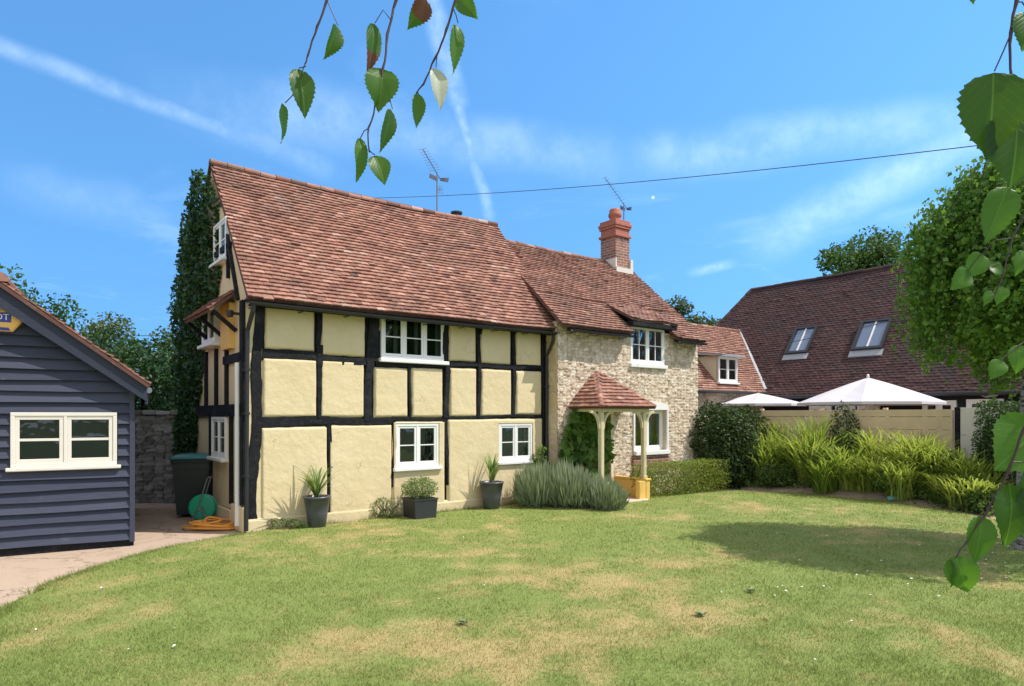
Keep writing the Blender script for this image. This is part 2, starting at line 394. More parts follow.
BARK = simple('dark_bark', (0.075, 0.06, 0.048), 0.9, var=0.35, scale=14, bmp=0.8, bs=30)
def birch_bark():
    m, t, p = base_mat('birch_bark'); co = obj_co(t)
    mp = t.node('ShaderNodeMapping', i_Vector=co); mp.inputs['Scale'].default_value = (4, 4, 11)
    n = t.noise(mp.outputs[0], 2.2, 6, 0.65)
    c = t.mix(t.sstep(0.48, 0.6, n), (0.26, 0.245, 0.22), (0.04, 0.036, 0.032))
    t.put(p.inputs['Base Color'], c); p.inputs['Roughness'].default_value = 0.8; bump(t, p, n, 0.6, 0.02); return m
BIRCHBARK = birch_bark()

L_TREE = leafmat('broadleaf_leaves', (0.03115, 0.0708, 0.01982), (0.06372, 0.1274, 0.03115), (0.1204, 0.2053, 0.04956), 0.3)
L_OLIVE = leafmat('olive_green_leaves', (0.0413, 0.0649, 0.02124), (0.0885, 0.1239, 0.0413), (0.1534, 0.1888, 0.0649), 0.3)
L_IVY = leafmat('ivy_leaves', (0.0135, 0.0405, 0.01485), (0.027, 0.07425, 0.0216), (0.0675, 0.1418, 0.0405), 0.2, 0.5, spec=0.25)
L_BIRCH = leafmat('weeping_birch_leaves', (0.05462, 0.1268, 0.019), (0.1092, 0.2239, 0.03257), (0.2185, 0.3507, 0.06106), 0.3, 0.5)
L_ROSE = leafmat('rose_leaves', (0.01982, 0.04531, 0.01699), (0.04248, 0.07788, 0.02549), (0.09912, 0.1345, 0.04531), 0.22)
L_HEDGE = leafmat('box_hedge_leaves', (0.0825, 0.1232, 0.0234), (0.1725, 0.2248, 0.039), (0.3, 0.3407, 0.065), 0.3)
L_YEW = leafmat('dark_hedge_leaves', (0.02002, 0.04862, 0.01716), (0.0429, 0.08866, 0.02574), (0.1216, 0.1859, 0.0429), 0.22)
L_STRAP = leafmat('strap_leaves', (0.078, 0.1525, 0.03), (0.195, 0.2928, 0.054), (0.442, 0.488, 0.1275), 0.4, 0.4)
L_LAV = leafmat('lavender_leaves', (0.145, 0.1958, 0.1087), (0.2465, 0.3045, 0.1812), (0.3915, 0.4205, 0.29), 0.25, 0.7)
L_VINE = leafmat('vine_leaves', (0.0531, 0.1239, 0.02124), (0.1003, 0.1947, 0.03304), (0.1888, 0.2773, 0.0531), 0.4, 0.45)
L_SHRUB = leafmat('border_leaves', (0.0531, 0.1003, 0.02596), (0.1003, 0.1711, 0.0413), (0.2006, 0.2655, 0.0767), 0.35)
L_SPIKE = leafmat('spiky_plant_leaves', (0.0708, 0.1416, 0.0354), (0.1534, 0.2478, 0.0708), (0.3186, 0.4012, 0.1534), 0.35)
L_HERB = leafmat('herb_leaves', (0.118, 0.177, 0.0708), (0.2124, 0.2714, 0.118), (0.354, 0.3894, 0.2006), 0.35)
PETAL = simple('white_petals', (0.80, 0.78, 0.72), 0.6, bmp=0)
PETALP = simple('pink_petals', (0.62, 0.28, 0.22), 0.6, bmp=0)
SEED = leafmat('dry_grass_stems', (0.36, 0.28, 0.14), (0.48, 0.38, 0.20), (0.60, 0.50, 0.28), 0.3, 0.7)
FABRIC = simple('off_white_canvas', (0.5676, 0.544, 0.5693), 0.9, var=0.04, bmp=0.1, bs=20)

# ------------------------------------------------------------------ ground
def path_mat(name, c0, c1, c2):
    m, t, p = base_mat(name); g = t.node('ShaderNodeNewGeometry').outputs['Position']
    a = t.noise(g, 0.8, 6, 0.6); b = t.noise(g, 22, 5, 0.7); c = t.noise(g, 3.5, 5, 0.7, 0.5)
    col = t.mix(a, c0, c1); col = t.mix(t.math('MULTIPLY', t.sstep(0.5, 0.7, c), 0.55), col, c2)
    col = t.mix(t.math('MULTIPLY', t.sstep(0.55, 0.75, b), 0.4), col, (c2[0]*.6, c2[1]*.6, c2[2]*.6))
    vo = t.node('ShaderNodeTexVoronoi', feature='DISTANCE_TO_EDGE', i_Vector=t.vmath('ADD', g, t.node('ShaderNodeCombineXYZ', i_X=c, i_Y=a).outputs[0]))
    vo.inputs['Scale'].default_value = 0.75
    ck = t.math('SUBTRACT', 1.0, t.sstep(0.004, 0.014, vo.outputs[0]))
    col = t.mix(t.math('MULTIPLY', ck, 0.75), col, (0.10, 0.08, 0.05)); col = t.mix(t.math('MULTIPLY', t.sstep(0.56, 0.7, t.noise(g, 90, 3, 0.7)), 0.4), col, (0.16, 0.13, 0.10))
    t.put(p.inputs['Base Color'], col); p.inputs['Roughness'].default_value = 0.9; p.inputs['Specular IOR Level'].default_value = 0.2
    bump(t, p, t.math('ADD', b, t.math('MULTIPLY', c, 1.5)), 0.5, 0.012); return m
PATH = path_mat('worn_concrete_path', (0.4092, 0.3066, 0.2262), (0.4808, 0.3679, 0.2697), (0.3069, 0.2264, 0.161))
SOIL = path_mat('dry_soil', (0.345, 0.2587, 0.184), (0.46, 0.3622, 0.2702), (0.1955, 0.138, 0.092))
FIELD = simple('far_grass', (0.10, 0.14, 0.04), 0.95, var=0.3, scale=0.3)

LAWN_EDGE = [gnd(-40, 655)[:2], gnd(-5, 622)[:2], gnd(18, 602)[:2], gnd(60, 583)[:2], gnd(110, 566)[:2], gnd(160, 552)[:2], gnd(205, 542)[:2], gnd(240, 537)[:2]]
P_A = HW(0.05, -0.12)[:2]; P_B = HW(6.55, -0.12)[:2]
LAWN_POLY = LAWN_EDGE+[P_A, P_B, HW(6.75, -1.0)[:2], gnd(612, 503)[:2], gnd(655, 498)[:2], gnd(700, 494)[:2], gnd(740, 492)[:2], gnd(790, 494)[:2], gnd(850, 498)[:2],
             gnd(905, 505)[:2], gnd(950, 513)[:2], gnd(1000, 522)[:2], gnd(1100, 540)[:2], (13, 8.2), (15, 6), (15, -8), (-9, -8), (-9, 3.0), (-6.5, 3.6)]
LP = np.array(LAWN_POLY)
def inside(x, y, P=LP):
    r = np.zeros(x.shape, bool); n = len(P)
    for i in range(n):
        x0, y0 = P[i]; x1, y1 = P[(i+1) % n]
        c = ((y0 > y) != (y1 > y)) & (x < (x1-x0)*(y-y0)/((y1-y0) if y1 != y0 else 1e-9)+x0)
        r ^= c
    return r
DRY = [(gnd(430, 655), 1.0, .55, .5), (gnd(590, 580), .9, .6, .25), (gnd(560, 640), .9, .6, .4), (gnd(700, 620), 1.0, .7, .2), (gnd(350, 640), .8, .4, .35), (gnd(220, 660), .9, .5, .2),
       (gnd(690, 575), 1.1, .8, .2), (gnd(980, 660), .7, .4, .35), (gnd(640, 520), 1.6, .8, .2), (gnd(620, 676), .6, .3, .3), (gnd(900, 510), 3.0, .5, .35)]
def dryness(x, y):
    d = 0.95*(fbm(x*0.8+3, y*0.8+9, 3, 5)-0.5)+0.95*(fbm(x*3.2, y*3.2, 9, 4)-0.5)+0.32
    for (c, rx, ry, s) in DRY: d = d+0.62*s*np.exp(-(((x-c[0])/rx)**2+((y-c[1])/ry)**2))
    return np.clip(d, 0, 1)
def lawn_z(x, y): return 0.012+0.035*(fbm(x*0.35, y*0.35, 21, 3))+0.012*fbm(x*2.2, y*2.2, 5, 2)
def grass_mat(name, blade):
    m, t, p = base_mat(name); r, g, b = tint_of(t)
    pos = t.node('ShaderNodeNewGeometry').outputs['Position']
    green = t.mix(b if blade else t.noise(pos, 30, 4, 0.7), (0.1196, 0.1842, 0.03326), (0.3139, 0.3588, 0.1081))
    dry = t.mix(b if blade else t.noise(pos, 40, 4, 0.7), (0.3162, 0.2422, 0.085), (0.558, 0.4465, 0.21))
    f = t.math('ADD', r, t.math('MULTIPLY', t.math('SUBTRACT', g if blade else t.noise(pos, 18, 3, 0.7), 0.5), 0.7))
    c = t.mix(t.sstep(0.30, 0.85, f), green, dry)
    t.put(p.inputs['Roughness'], 0.7); p.inputs['Specular IOR Level'].default_value = 0.15
    if not blade:
        c = t.mix(t.math('MULTIPLY', t.sstep(0.5, 0.75, t.noise(pos, 55, 4, 0.7)), 0.5), c, (0.12, 0.10, 0.045))
        bump(t, p, t.noise(pos, 60, 4, 0.7), 0.8, 0.02)
    t.put(p.inputs['Base Color'], c)
    if blade:
        tr = t.node('ShaderNodeBsdfTranslucent', i_Color=t.mix(0.4, c, (0.3, 0.38, 0.08)))
        mx = t.node('ShaderNodeMixShader', i_0=0.3, i_1=p.outputs[0], i_2=tr.outputs[0]); t.l.new(mx.outputs[0], t.n['Material Output'].inputs[0])
    return m
GRASS_S = grass_mat('lawn_thatch', False); GRASS_B = grass_mat('lawn_blades', True)

def flat(name, pts, z, mat, kind='structure'):
    b = MB(); b.add([(p[0], p[1], z) for p in pts], [tuple(range(len(pts)))])
    o = b.build(name, mat); o['kind'] = kind; return o
flat('ground', [(-400, -300), (400, -300), (400, 700), (-400, 700)], -0.012, FIELD)
flat('driveway', [(-12, -6), (-6.0, -6), (-4, 3), (-3.5, 9.9), HW(0.2, -0.2)[:2], HW(0.1, 4.6)[:2], (-8.5, 15), (-14, 15)], -0.004, PATH)
flat('garden_path', [HW(6.3, -0.7)[:2], HW(6.5, -1.6)[:2], gnd(560, 506)[:2], gnd(700, 497)[:2], gnd(790, 497)[:2], HW(13.8, 0.2)[:2], HW(11.2, -0.2)[:2], HW(6.4, -0.2)[:2]], -0.003, PATH)
FT = 13.8
BEDE = [(735, 493), (765, 494), (800, 496), (850, 500), (905, 507), (950, 514), (1000, 524), (1060, 538), (1110, 550)]
def bedz(x, y):
    tt = (x-A0[0])*CA+(y-A0[1])*SA; return .40*np.clip((tt-11.95)/1.8, 0, 1)**.85
b = MB(); vs = []
for k, q in enumerate(BEDE):
    e_ = gnd(*q); m_ = -.25-6.9*k/(len(BEDE)-1); f_ = HW(FT+.1, m_)
    for u in (0, .12, .25, .45, .7, 1): x_, y_ = e_[0]+(f_[0]-e_[0])*u, e_[1]+(f_[1]-e_[1])*u; vs.append((x_, y_, .001+float(bedz(np.float64(x_), np.float64(y_)))))
b.add(vs, [(i*6+j, (i+1)*6+j, (i+1)*6+j+1, i*6+j+1) for i in range(len(BEDE)-1) for j in range(5)])
b.build('flower_bed', SOIL, smooth=True)['kind'] = 'structure'
flat('terrace', [HW(13.85, -7.5)[:2], HW(17.3, -8)[:2], HW(17.3, 1.5)[:2], HW(13.85, 1.5)[:2]], 0.004, PATH)
# lawn sheet
gs = 0.1
gx = np.arange(-9, 15.05, gs); gy = np.arange(-2.0, 18.6, gs)
GX, GY = np.meshgrid(gx, gy); nx = len(gx)
jx = GX+0.0; jy = GY+0.0
V = np.stack([jx.ravel(), jy.ravel(), lawn_z(jx, jy).ravel()], 1)
cxs = (GX[:-1, :-1]+gs/2); cys = (GY[:-1, :-1]+gs/2)
edgewob = 0.05*(fbm(cxs*6, cys*6, 2, 2)-0.5)
ok = inside(cxs+edgewob, cys+edgewob)
ii, jj = np.nonzero(ok); b0 = ii*nx+jj
lawn = np_mesh('lawn', V, np.stack([b0, b0+1, b0+1+nx, b0+nx], 1), GRASS_S, tint=np.stack([dryness(V[:, 0], V[:, 1])]*3, 1), smooth=True)
lawn['kind'] = 'structure'
def blades(n, y0, y1, seed, h0, wd):
    r = np.random.default_rng(seed)
    y = y0*(y1/y0)**r.random(n); x = (r.random(n)-0.5)*2*(y*0.92+0.6)
    k = inside(x+0.06*(r.random(n)-0.5), y+0.06*(r.random(n)-0.5)); x, y = x[k], y[k]; n = len(x)
    cl_ = fbm(x*5, y*5, 31, 2); keep = r.random(n) < 0.35+0.9*cl_; x, y = x[keep], y[keep]; n = len(x)
    dd = dryness(x, y)
    h = h0*(0.4+0.9*r.random(n))*(1.15-0.55*dd)*(0.6+0.8*fbm(x*3, y*3, 8, 2)); a = r.random(n)*2*pi; w_ = wd*(0.6+0.8*r.random(n))*np.sqrt(y/6.0)
    lean = h*(0.25+1.1*r.random(n)); la = r.random(n)*2*pi
    z = lawn_z(x, y)
    P0 = np.stack([x-np.cos(a)*w_/2, y-np.sin(a)*w_/2, z-0.004], 1); P1 = np.stack([x+np.cos(a)*w_/2, y+np.sin(a)*w_/2, z-0.004], 1)
    P2 = np.stack([x+np.cos(la)*lean, y+np.sin(la)*lean, z+h], 1)
    V = np.stack([P0, P1, P2], 1).reshape(-1, 3)
    t = np.stack([dd, r.random(n), r.random(n)], 1); t = np.repeat(t, 3, 0)
    return V, t
v1, t1 = blades(560000, 3.6, 17.5, 1, 0.027, 0.0060)
lb = np_mesh('lawn_grass', v1, np.arange(len(v1)).reshape(-1, 3), GRASS_B, tint=t1)
props(lb, 'short mown grass of the lawn with dry straw patches', 'grass', kind='stuff')
# taller unmown fringe along path and house foot
def fringe(line, n, h0, seed, w0=0.01):
    r = np.random.default_rng(seed); P = np.array([p[:2] for p in line]); sg = np.linalg.norm(np.diff(P, axis=0), axis=1); cs = np.concatenate([[0], np.cumsum(sg)])
    u = r.random(n)*cs[-1]; i = np.clip(np.searchsorted(cs, u)-1, 0, len(sg)-1); f = (u-cs[i])/sg[i]
    p = P[i]+(P[i+1]-P[i])*f[:, None]+r.normal(0, 0.05, (n, 2)); x, y = p[:, 0], p[:, 1]
    k = r.random(n) < np.clip(2.6*fbm(u*1.7, u*0, 3, 3)-0.85, 0.03, 1); x, y = x[k], y[k]; n = len(x)
    h = h0*(0.3+r.random(n)); a = r.random(n)*2*pi; la = r.random(n)*2*pi; lean = h*(.2+.8*r.random(n)); z = np.zeros(n)
    V = np.stack([np.stack([x-np.cos(a)*w0/2, y-np.sin(a)*w0/2, z], 1), np.stack([x+np.cos(a)*w0/2, y+np.sin(a)*w0/2, z], 1), np.stack([x+np.cos(la)*lean, y+np.sin(la)*lean, z+h], 1)], 1).reshape(-1, 3)
    return V, np.repeat(np.stack([0.35*r.random(n), r.random(n), r.random(n)], 1), 3, 0)
fa = fringe(LAWN_EDGE, 9000, 0.07, 3); fb = fringe([P_A, P_B, HW(7, -1.2)], 6000, 0.10, 4); fc = fringe([gnd(*q) for q in ((612, 501), (700, 494), (740, 492), (790, 494), (850, 498), (905, 505), (1000, 522))], 6000, 0.06, 5)
fv = np.concatenate([fa[0], fb[0], fc[0]]); ft = np.concatenate([fa[1], fb[1], fc[1]])
props(np_mesh('edge_grass', fv, np.arange(len(fv)).reshape(-1, 3), GRASS_B, tint=ft), 'longer grass and weeds fringing the path and house wall', 'grass', kind='stuff')

# ------------------------------------------------------------------ building helpers (local frames: x along wall, y back, z up)
def tile_roof(name, mat, parent, O, A, Sv, L, xr, tw=0.165, g=0.1, sag=None, seed=1, ridge_only=False, tiles=True, th=0.031, under=0.05):
    O, A, Sv = Vector(O), Vector(A).normalized(), Vector(Sv).normalized(); N = A.cross(Sv).normalized()
    if N.z < 0: N = -N
    r = random.Random(seed); b = MB()
    sg = sag or (lambda x, s: 0.0)
    def P(x, s, h): return O+A*x+Sv*s+N*(h+sg(x, s))
    rows = int(L/g) if tiles else 0
    tone = {}
    for k in range(rows+1):
        s = k*g
        if s > L-0.02 or not tiles: break
        x0, x1 = xr(min(s+g*.5, L)); 
        if x1-x0 < 0.08: continue
        x = floor(x0/tw)*tw-(k % 2)*tw/2+r.uniform(-.02, .02); rowj = r.uniform(-.006, .006); rt = r.uniform(-.08, .08)
        while x < x1:
            a, c = max(x+.0025, x0), min(x+tw-.0025, x1); x += tw
            if c-a < 0.03: continue
            lift = th+0.012+r.uniform(-.003, .006)+(r.random() < .03)*0.012; jl, jr = r.uniform(-.003, .003), r.uniform(-.003, .003)
            ss = s+rowj+r.uniform(-.006, .006)-(r.random() < .012)*.03; se = min(s+g*1.25, L)
            tv = min(1, max(0, r.gauss(0.52, 0.14)+rt)); b.cur = (tv, r.random(), r.random())
            mid = (a+c)/2; cam_ = 0.004
            vs = [P(a, ss, lift+jl-cam_), P(mid, ss, lift+(jl+jr)/2+.001), P(c, ss, lift+jr-cam_), P(a, ss, lift+jl-th-cam_), P(mid, ss, lift+(jl+jr)/2-th), P(c, ss, lift+jr-th-cam_),
                  P(a, se, .006), P(mid, se, .010), P(c, se, .006)]
            b.add(vs, [(0, 1, 7, 6), (1, 2, 8, 7), (3, 4, 1, 0), (4, 5, 2, 1), (3, 0, 6), (5, 8, 2)])
    b.cur = (0.1, 0.1, 0.1)
    x0, x1 = xr(0); x2, x3 = xr(L)
    ns, nl = max(1, int((x1-x0)/0.5)), max(1, int(L/0.5)); top = []; bot = []
    for j in range(nl+1):
        s = L*j/nl; u0, u1 = xr(s)
        for i in range(ns+1):
            x = u0+(u1-u0)*i/ns; top.append(P(x, s, -.004)); bot.append(P(x, s, -under))
    q = len(top); fs = []
    for j in range(nl):
        for i in range(ns):
            k0 = j*(ns+1)+i; fs.append((k0, k0+1, k0+ns+2, k0+ns+1)); fs.append(tuple(q+t for t in (k0, k0+ns+1, k0+ns+2, k0+1)))
    e = [i for i in range(ns+1)]+[j*(ns+1)+ns for j in range(1, nl+1)]+[nl*(ns+1)+i for i in range(ns-1, -1, -1)]+[j*(ns+1) for j in range(nl-1, 0, -1)]
    for k in range(len(e)): i, j = e[k], e[(k+1) % len(e)]; fs.append((i, i+q, j+q, j))
    b.add(top+bot, fs)
    return b.build(name, mat, parent, tint=True)
def ridge_tiles(name, mat, parent, p, q, rad=0.085, seg=0.30, seed=1, sag=0.0, updir=(0, 0, 1)):
    p, q = Vector(p), Vector(q); d = q-p; L = d.length; d.normalize(); n = max(1, int(L/seg)); r = random.Random(seed); b = MB()
    side = d.cross(Vector((0, 0, 1))).normalized(); up = side.cross(d).normalized()
    for k in range(n):
        a, c = L*k/n, L*(k+1)/n-.008; b.cur = (min(1, max(0, r.gauss(.55, .2))), r.random(), r.random()); vs = []; dz = r.uniform(-.008, .008)
        for s, rr in ((a, rad*1.05), (c, rad*.97)):
            f = s/L; off = up*(dz-sag*4*f*(1-f))
            for i in range(9):
                t = pi*(-0.12+1.24*i/8); vs.append(p+d*s+off+side*cos(t)*rr+up*(sin(t)*rr*.8-.02))
        fs = [(i, i+1, i+10, i+9) for i in range(8)]+[tuple(range(8, -1, -1)), tuple(range(9, 18))]
        b.add(vs, fs)
    return b.build(name, mat, parent, tint=True)

def window(parent, name, loc, w, h, lights=2, rows=2, rz=0.0, sill=0.05, mat=None, deep=0.45, curtain=None, fr=0.05, sash=0.04, bar=0.02, arch=0, vb=0, label=None, openl=None, proud=0.02, sillout=0.07):
    """face looks along local -y; loc = centre of the bottom edge on the wall face"""
    mat = mat or WHITE; b = MB(); x0, x1 = -w/2, w/2; y0, y1 = -proud, 0.07
    b.box(x0, x1, y0, y1, h-fr, h, 0, .006); b.box(x0, x1, y0, y1, 0, fr, 0, .006)
    b.box(x0, x0+fr, y0+.001, y1, fr, h-fr, 0, .006); b.box(x1-fr, x1, y0+.001, y1, fr, h-fr, 0, .006)
    lw = (w-2*fr-(lights-1)*fr*.8)/lights
    if deep:   # dark room behind the panes
        d = max(deep, y1+.01); fl = .2 if deep > .3 else -.003; b.add([(x0, y1, 0), (x1, y1, 0), (x1, y1, h), (x0, y1, h), (x0-fl, d, -fl), (x1+fl, d, -fl), (x1+fl, d, h+fl), (x0-fl, d, h+fl)],
                        [(4, 7, 6, 5), (0, 4, 5, 1), (3, 2, 6, 7), (0, 3, 7, 4), (1, 5, 6, 2)], 1)
    fobj = b.build(name, [mat, DARKROOM], parent, loc, rz)
    if label: fobj['label'] = label
    for k in range(lights):
        a = x0+fr+k*(lw+fr*.8); c = a+lw
        if k < lights-1:
            mu = MB(); mu.box(c, c+fr*.8, y0+.003, y1, fr, h-fr, 0, .005); mu.build('mullion', mat, fobj)
        s = MB(); ya, yb = y0+.012, y0+.05
        s.box(a, c, ya, yb, fr, fr+sash*1.2, 0, .004); s.box(a, c, ya, yb, h-fr-sash, h-fr, 0, .004)
        s.box(a, a+sash, ya+.001, yb, fr+sash*1.2, h-fr-sash, 0, .004); s.box(c-sash, c, ya+.001, yb, fr+sash*1.2, h-fr-sash, 0, .004)
        for j in range(1, rows):
            z = fr+(h-2*fr)*j/rows; s.box(a+sash, c-sash, ya+.006, yb-.004, z-bar/2, z+bar/2)
        for j in range(vb):
            x = a+(c-a)*(j+1)/(vb+1); s.box(x-bar/2, x+bar/2, ya+.008, yb-.006, fr+sash*1.2, h-fr-sash)
        so_ = s.build('casement', mat, fobj)
        g = MB(); g.box(a+sash*.7, c-sash*.7, yb-.022, yb-.016, fr+sash*.8, h-fr-sash*.7); g.build('pane', GLASS, fobj)
    if curtain:
        for (u0, u1) in curtain:
            c = MB(); n = 14; vs = []
            for j in (0, 1):
                for i in range(n+1): vs.append((x0+w*(u0+(u1-u0)*i/n), .14+.012*sin(i*2.3), .02+j*(h-.04)))
            q = len(vs); vs += [(p[0], p[1]+.006, p[2]) for p in vs]
            fs = [(i, i+1, n+2+i, n+1+i) for i in range(n)]+[(q+i, q+n+1+i, q+n+2+i, q+i+1) for i in range(n)]
            c.add(vs, fs); c.build('curtain', CURTAIN, fobj)
    if sill:
        s = MB(); s.box(x0-.05, x1+.05, -proud-sillout, .03, -sill, -.001, 0, .01); s.build('sill', mat, fobj)
    return fobj

def rects_minus(x0, x1, z0, z1, holes):
    xs = sorted({x0, x1, *[min(max(h[0], x0), x1) for h in holes], *[min(max(h[1], x0), x1) for h in holes]})
    zs = sorted({z0, z1, *[min(max(h[2], z0), z1) for h in holes], *[min(max(h[3], z0), z1) for h in holes]})
    for a, b in zip(xs, xs[1:]):
        for c, d in zip(zs, zs[1:]):
            mx, mz = (a+b)/2, (c+d)/2
            if not any(h[0] < mx < h[1] and h[2] < mz < h[3] for h in holes): yield a, b, c, d

def stone_sheet(name, mat, parent, x0, x1, z0, z1, y, holes=(), step=0.022, sx=0.17, sz=0.10, depth=0.035, seed=1, loc=None, rz=None, top=None, ret=0.28):
    """a rubble wall face looking along -y; every stone stands out of the joint by its own amount"""
    nx_ = max(2, int((x1-x0)/step)); nz_ = max(2, int((z1-z0)/step))
    X, Z = np.meshgrid(np.linspace(x0, x1, nx_+1), np.linspace(z0, z1, nz_+1))
    wx = X+0.05*(fbm(X*3, Z*3, seed+5, 2)-.5); wz = Z+0.06*(fbm(X*1.6, Z*2, seed+6, 2)-.5)
    u, v = wx/sx, wz/sz; iu, iv = np.floor(u), np.floor(v)
    f1 = np.full(u.shape, 9.0); f2 = f1.copy(); rid = np.zeros(u.shape); rh = np.zeros(u.shape)
    def hh(a, b, s): q = np.sin(a*127.1+b*311.7+s*74.7+seed)*43758.5453; return q-np.floor(q)
    for du in (-1, 0, 1):
        for dv in (-1, 0, 1):
            a, b = iu+du, iv+dv
            px_ = a+.5+.75*(hh(a, b, 1)-.5); pz_ = b+.5+.6*(hh(a, b, 2)-.5)
            d = np.maximum(np.abs(u-px_)*1.0, np.abs(v-pz_)*1.05)*.6+np.hypot(u-px_, v-pz_)*.5
            near = d < f1
            f2 = np.where(near, f1, np.minimum(f2, d)); rid = np.where(near, hh(a, b, 3), rid); rh = np.where(near, hh(a, b, 4), rh); f1 = np.where(near, d, f1)
    e = np.clip((f2-f1)/0.35, 0, 1); prof = 1-(1-e)**3
    hgt = prof*depth*(.45+.75*rh)+.010*(fbm(X*14, Z*14, seed, 3)-.5)+.03*(fbm(X*.7, Z*.7, seed+3, 2)-.5)
    if top is not None: Z = np.where(Z >= z1-1e-6, z1+top*(fbm(X*4, X*0, seed, 3)-.5), Z)
    V = np.stack([X.ravel(), (y-hgt).ravel(), Z.ravel()], 1); tint = np.stack([rid.ravel(), e.ravel(), rh.ravel()], 1)
    n1 = nx_+1
    I, J = np.meshgrid(np.arange(nz_), np.arange(nx_), indexing='ij'); mxx = X[:-1, :-1]+(x1-x0)/nx_/2; mzz = Z[:-1, :-1]+(z1-z0)/nz_/2
    okm = np.ones(I.shape, bool)
    for h in holes: okm &= ~((mxx > h[0]) & (mxx < h[1]) & (mzz > h[2]) & (mzz < h[3]))
    b0 = (I*n1+J)[okm]; faces = np.stack([b0, b0+1, b0+1+n1, b0+n1], 1)
    extra = []; ev = []
    def q(a, b, c, d): k = len(V)+len(ev); ev.extend([a, b, c, d]); extra.append([k, k+1, k+2, k+3])
    for h in holes:   # reveals
        q((h[0], y-.01, h[2]), (h[0], y+ret, h[2]), (h[0], y+ret, h[3]), (h[0], y-.01, h[3])); q((h[1], y-.01, h[2]), (h[1], y-.01, h[3]), (h[1], y+ret, h[3]), (h[1], y+ret, h[2]))
        q((h[0], y-.01, h[3]), (h[0], y+ret, h[3]), (h[1], y+ret, h[3]), (h[1], y-.01, h[3])); q((h[0], y-.01, h[2]), (h[1], y-.01, h[2]), (h[1], y+ret, h[2]), (h[0], y+ret, h[2]))
    q((x0, y-.012, z1), (x1, y-.012, z1), (x1, y+ret, z1), (x0, y+ret, z1)); q((x0, y-.012, z0), (x0, y-.012, z1), (x0, y+ret, z1), (x0, y+ret, z0)); q((x1, y-.012, z0), (x1, y+ret, z0), (x1, y+ret, z1), (x1, y-.012, z1))
    V2 = np.concatenate([V, np.array(ev)]); F2 = np.concatenate([faces, np.array(extra)]); T2 = np.concatenate([tint, np.tile([[.4, .8, .5]], (len(ev), 1))])
    return np_mesh(name, V2, F2, mat, parent, tint=T2, loc=loc, rz=rz)

# ------------------------------------------------------------------ the cottage
cot = empty('cottage', HW(0, 0), ANG, 'long old cottage, half cream and black timber frame, half rubble stone, red tiled roof', 'cottage')
def wall_px(px, py, m=0.0): return tz(px, py, m)
TEND = t_at(545, 0); HT = 3.9
win1 = [tz(382, 359, 0), tz(444, 316, 0)]; win2 = [tz(395, 469, 0), tz(438, 424, 0)]; win3 = [tz(498, 462, 0), tz(532, 423, 0)]
WIN = []
for (pxa, pxb, pyt, pyb) in ((381, 445, 317, 360), (395, 438.5, 423, 467), (498, 532, 423, 461)):
    ta, tb = t_at(pxa, 0), t_at(pxb, 0); tm = (ta+tb)/2; WIN.append((ta, tb, z_at(tm, 0, pyb), z_at(tm, 0, pyt)))
# timber members from their places on the wall: (px, y) along the wall face
def T(px): return t_at(px, 0)
def Zp(px, py): return z_at(t_at(px, 0), 0, py)
posts = [(259, 296, 251, 519, .16, .20), (318, 303, 318, 345, .09, .11), (318.5, 345, 319, 418, .13, .06), (373.5, 312, 373, 361, .22, .22), (369.5, 361, 368, 421, .17, .15), (329, 424, 328.5, 516, .10, .06),
         (393, 421, 392.5, 487, .08, .06), (446.5, 318, 446.5, 366, .11, .12), (446.5, 366, 445.5, 418, .13, .11), (445.5, 417, 448.5, 485, .12, .09), (409.5, 366, 409.5, 419, .055, .05), (478.5, 322, 478.5, 417, .10, .08), (513.5, 323, 513.5, 417, .10, .085), (543.5, 324, 543.5, 497, .13, .10)]
rails = [(262, 353.5, 318, 357.5, .19, .15), (318, 357.5, 366, 361.5, .15, .15), (376, 363.5, 446, 364.5, .12, .11), (446, 364.5, 543, 368, .11, .10),
         (252, 421.5, 330, 421, .20, .17), (330, 421, 394, 421, .15, .12), (392, 419.5, 448, 418, .09, .07), (448, 417.5, 543, 415.5, .075, .06)]
def timber(name, p, q, w0, w1, dep=.035, seed=0, yoff=0.0):
    r = random.Random(seed); (xa, za), (xb, zb) = p, q; L = sqrt((xb-xa)**2+(zb-za)**2); n = max(3, int(L/.10)); dx, dz = (xb-xa)/L, (zb-za)/L; nx2, nz2 = -dz, dx
    vs = []; ph = r.uniform(0, 9); cr = r.uniform(-.03, .03)
    for i in range(n+1):
        f = i/n; w = (w0+(w1-w0)*f)*.465; j = .017*sin(ph+f*L*3.1)+cr*sin(pi*f)*min(1, L)+r.uniform(-.004, .004)
        a = w*(1+r.uniform(-.08, .08)+.1*sin(ph*2+f*L*4)); c = w*(1+r.uniform(-.08, .08)+.08*sin(ph+f*L*5)); x, z = xa+dx*L*f+nx2*j, za+dz*L*f+nz2*j; d = dep+r.uniform(-.004, .004); e = .010
        ring = [(x-nx2*a, z-nz2*a, .06), (x-nx2*a, z-nz2*a, -d+e), (x-nx2*(a-e), z-nz2*(a-e), -d), (x+nx2*(c-e), z+nz2*(c-e), -d), (x+nx2*c, z+nz2*c, -d+e), (x+nx2*c, z+nz2*c, .06)]
        vs += [(u, v+yoff, t) for (u, t, v) in ring]
    b = MB(); fs = []
    for i in range(n):
        for k in range(6): fs.append((i*6+k, (i+1)*6+k, (i+1)*6+(k+1) % 6, i*6+(k+1) % 6))
    fs += [tuple(range(6)), tuple(n*6+k for k in range(5, -1, -1))]
    b.add(vs, fs); return b.build(name, TIMBER, cot)
for k, (xa, ya, xb, yb, w0, w1) in enumerate(posts): timber('timber_post', (T(xa), Zp(xa, ya)), (T(xb), Zp(xb, yb)), w0, w1, .020+.004*(k % 3), k)
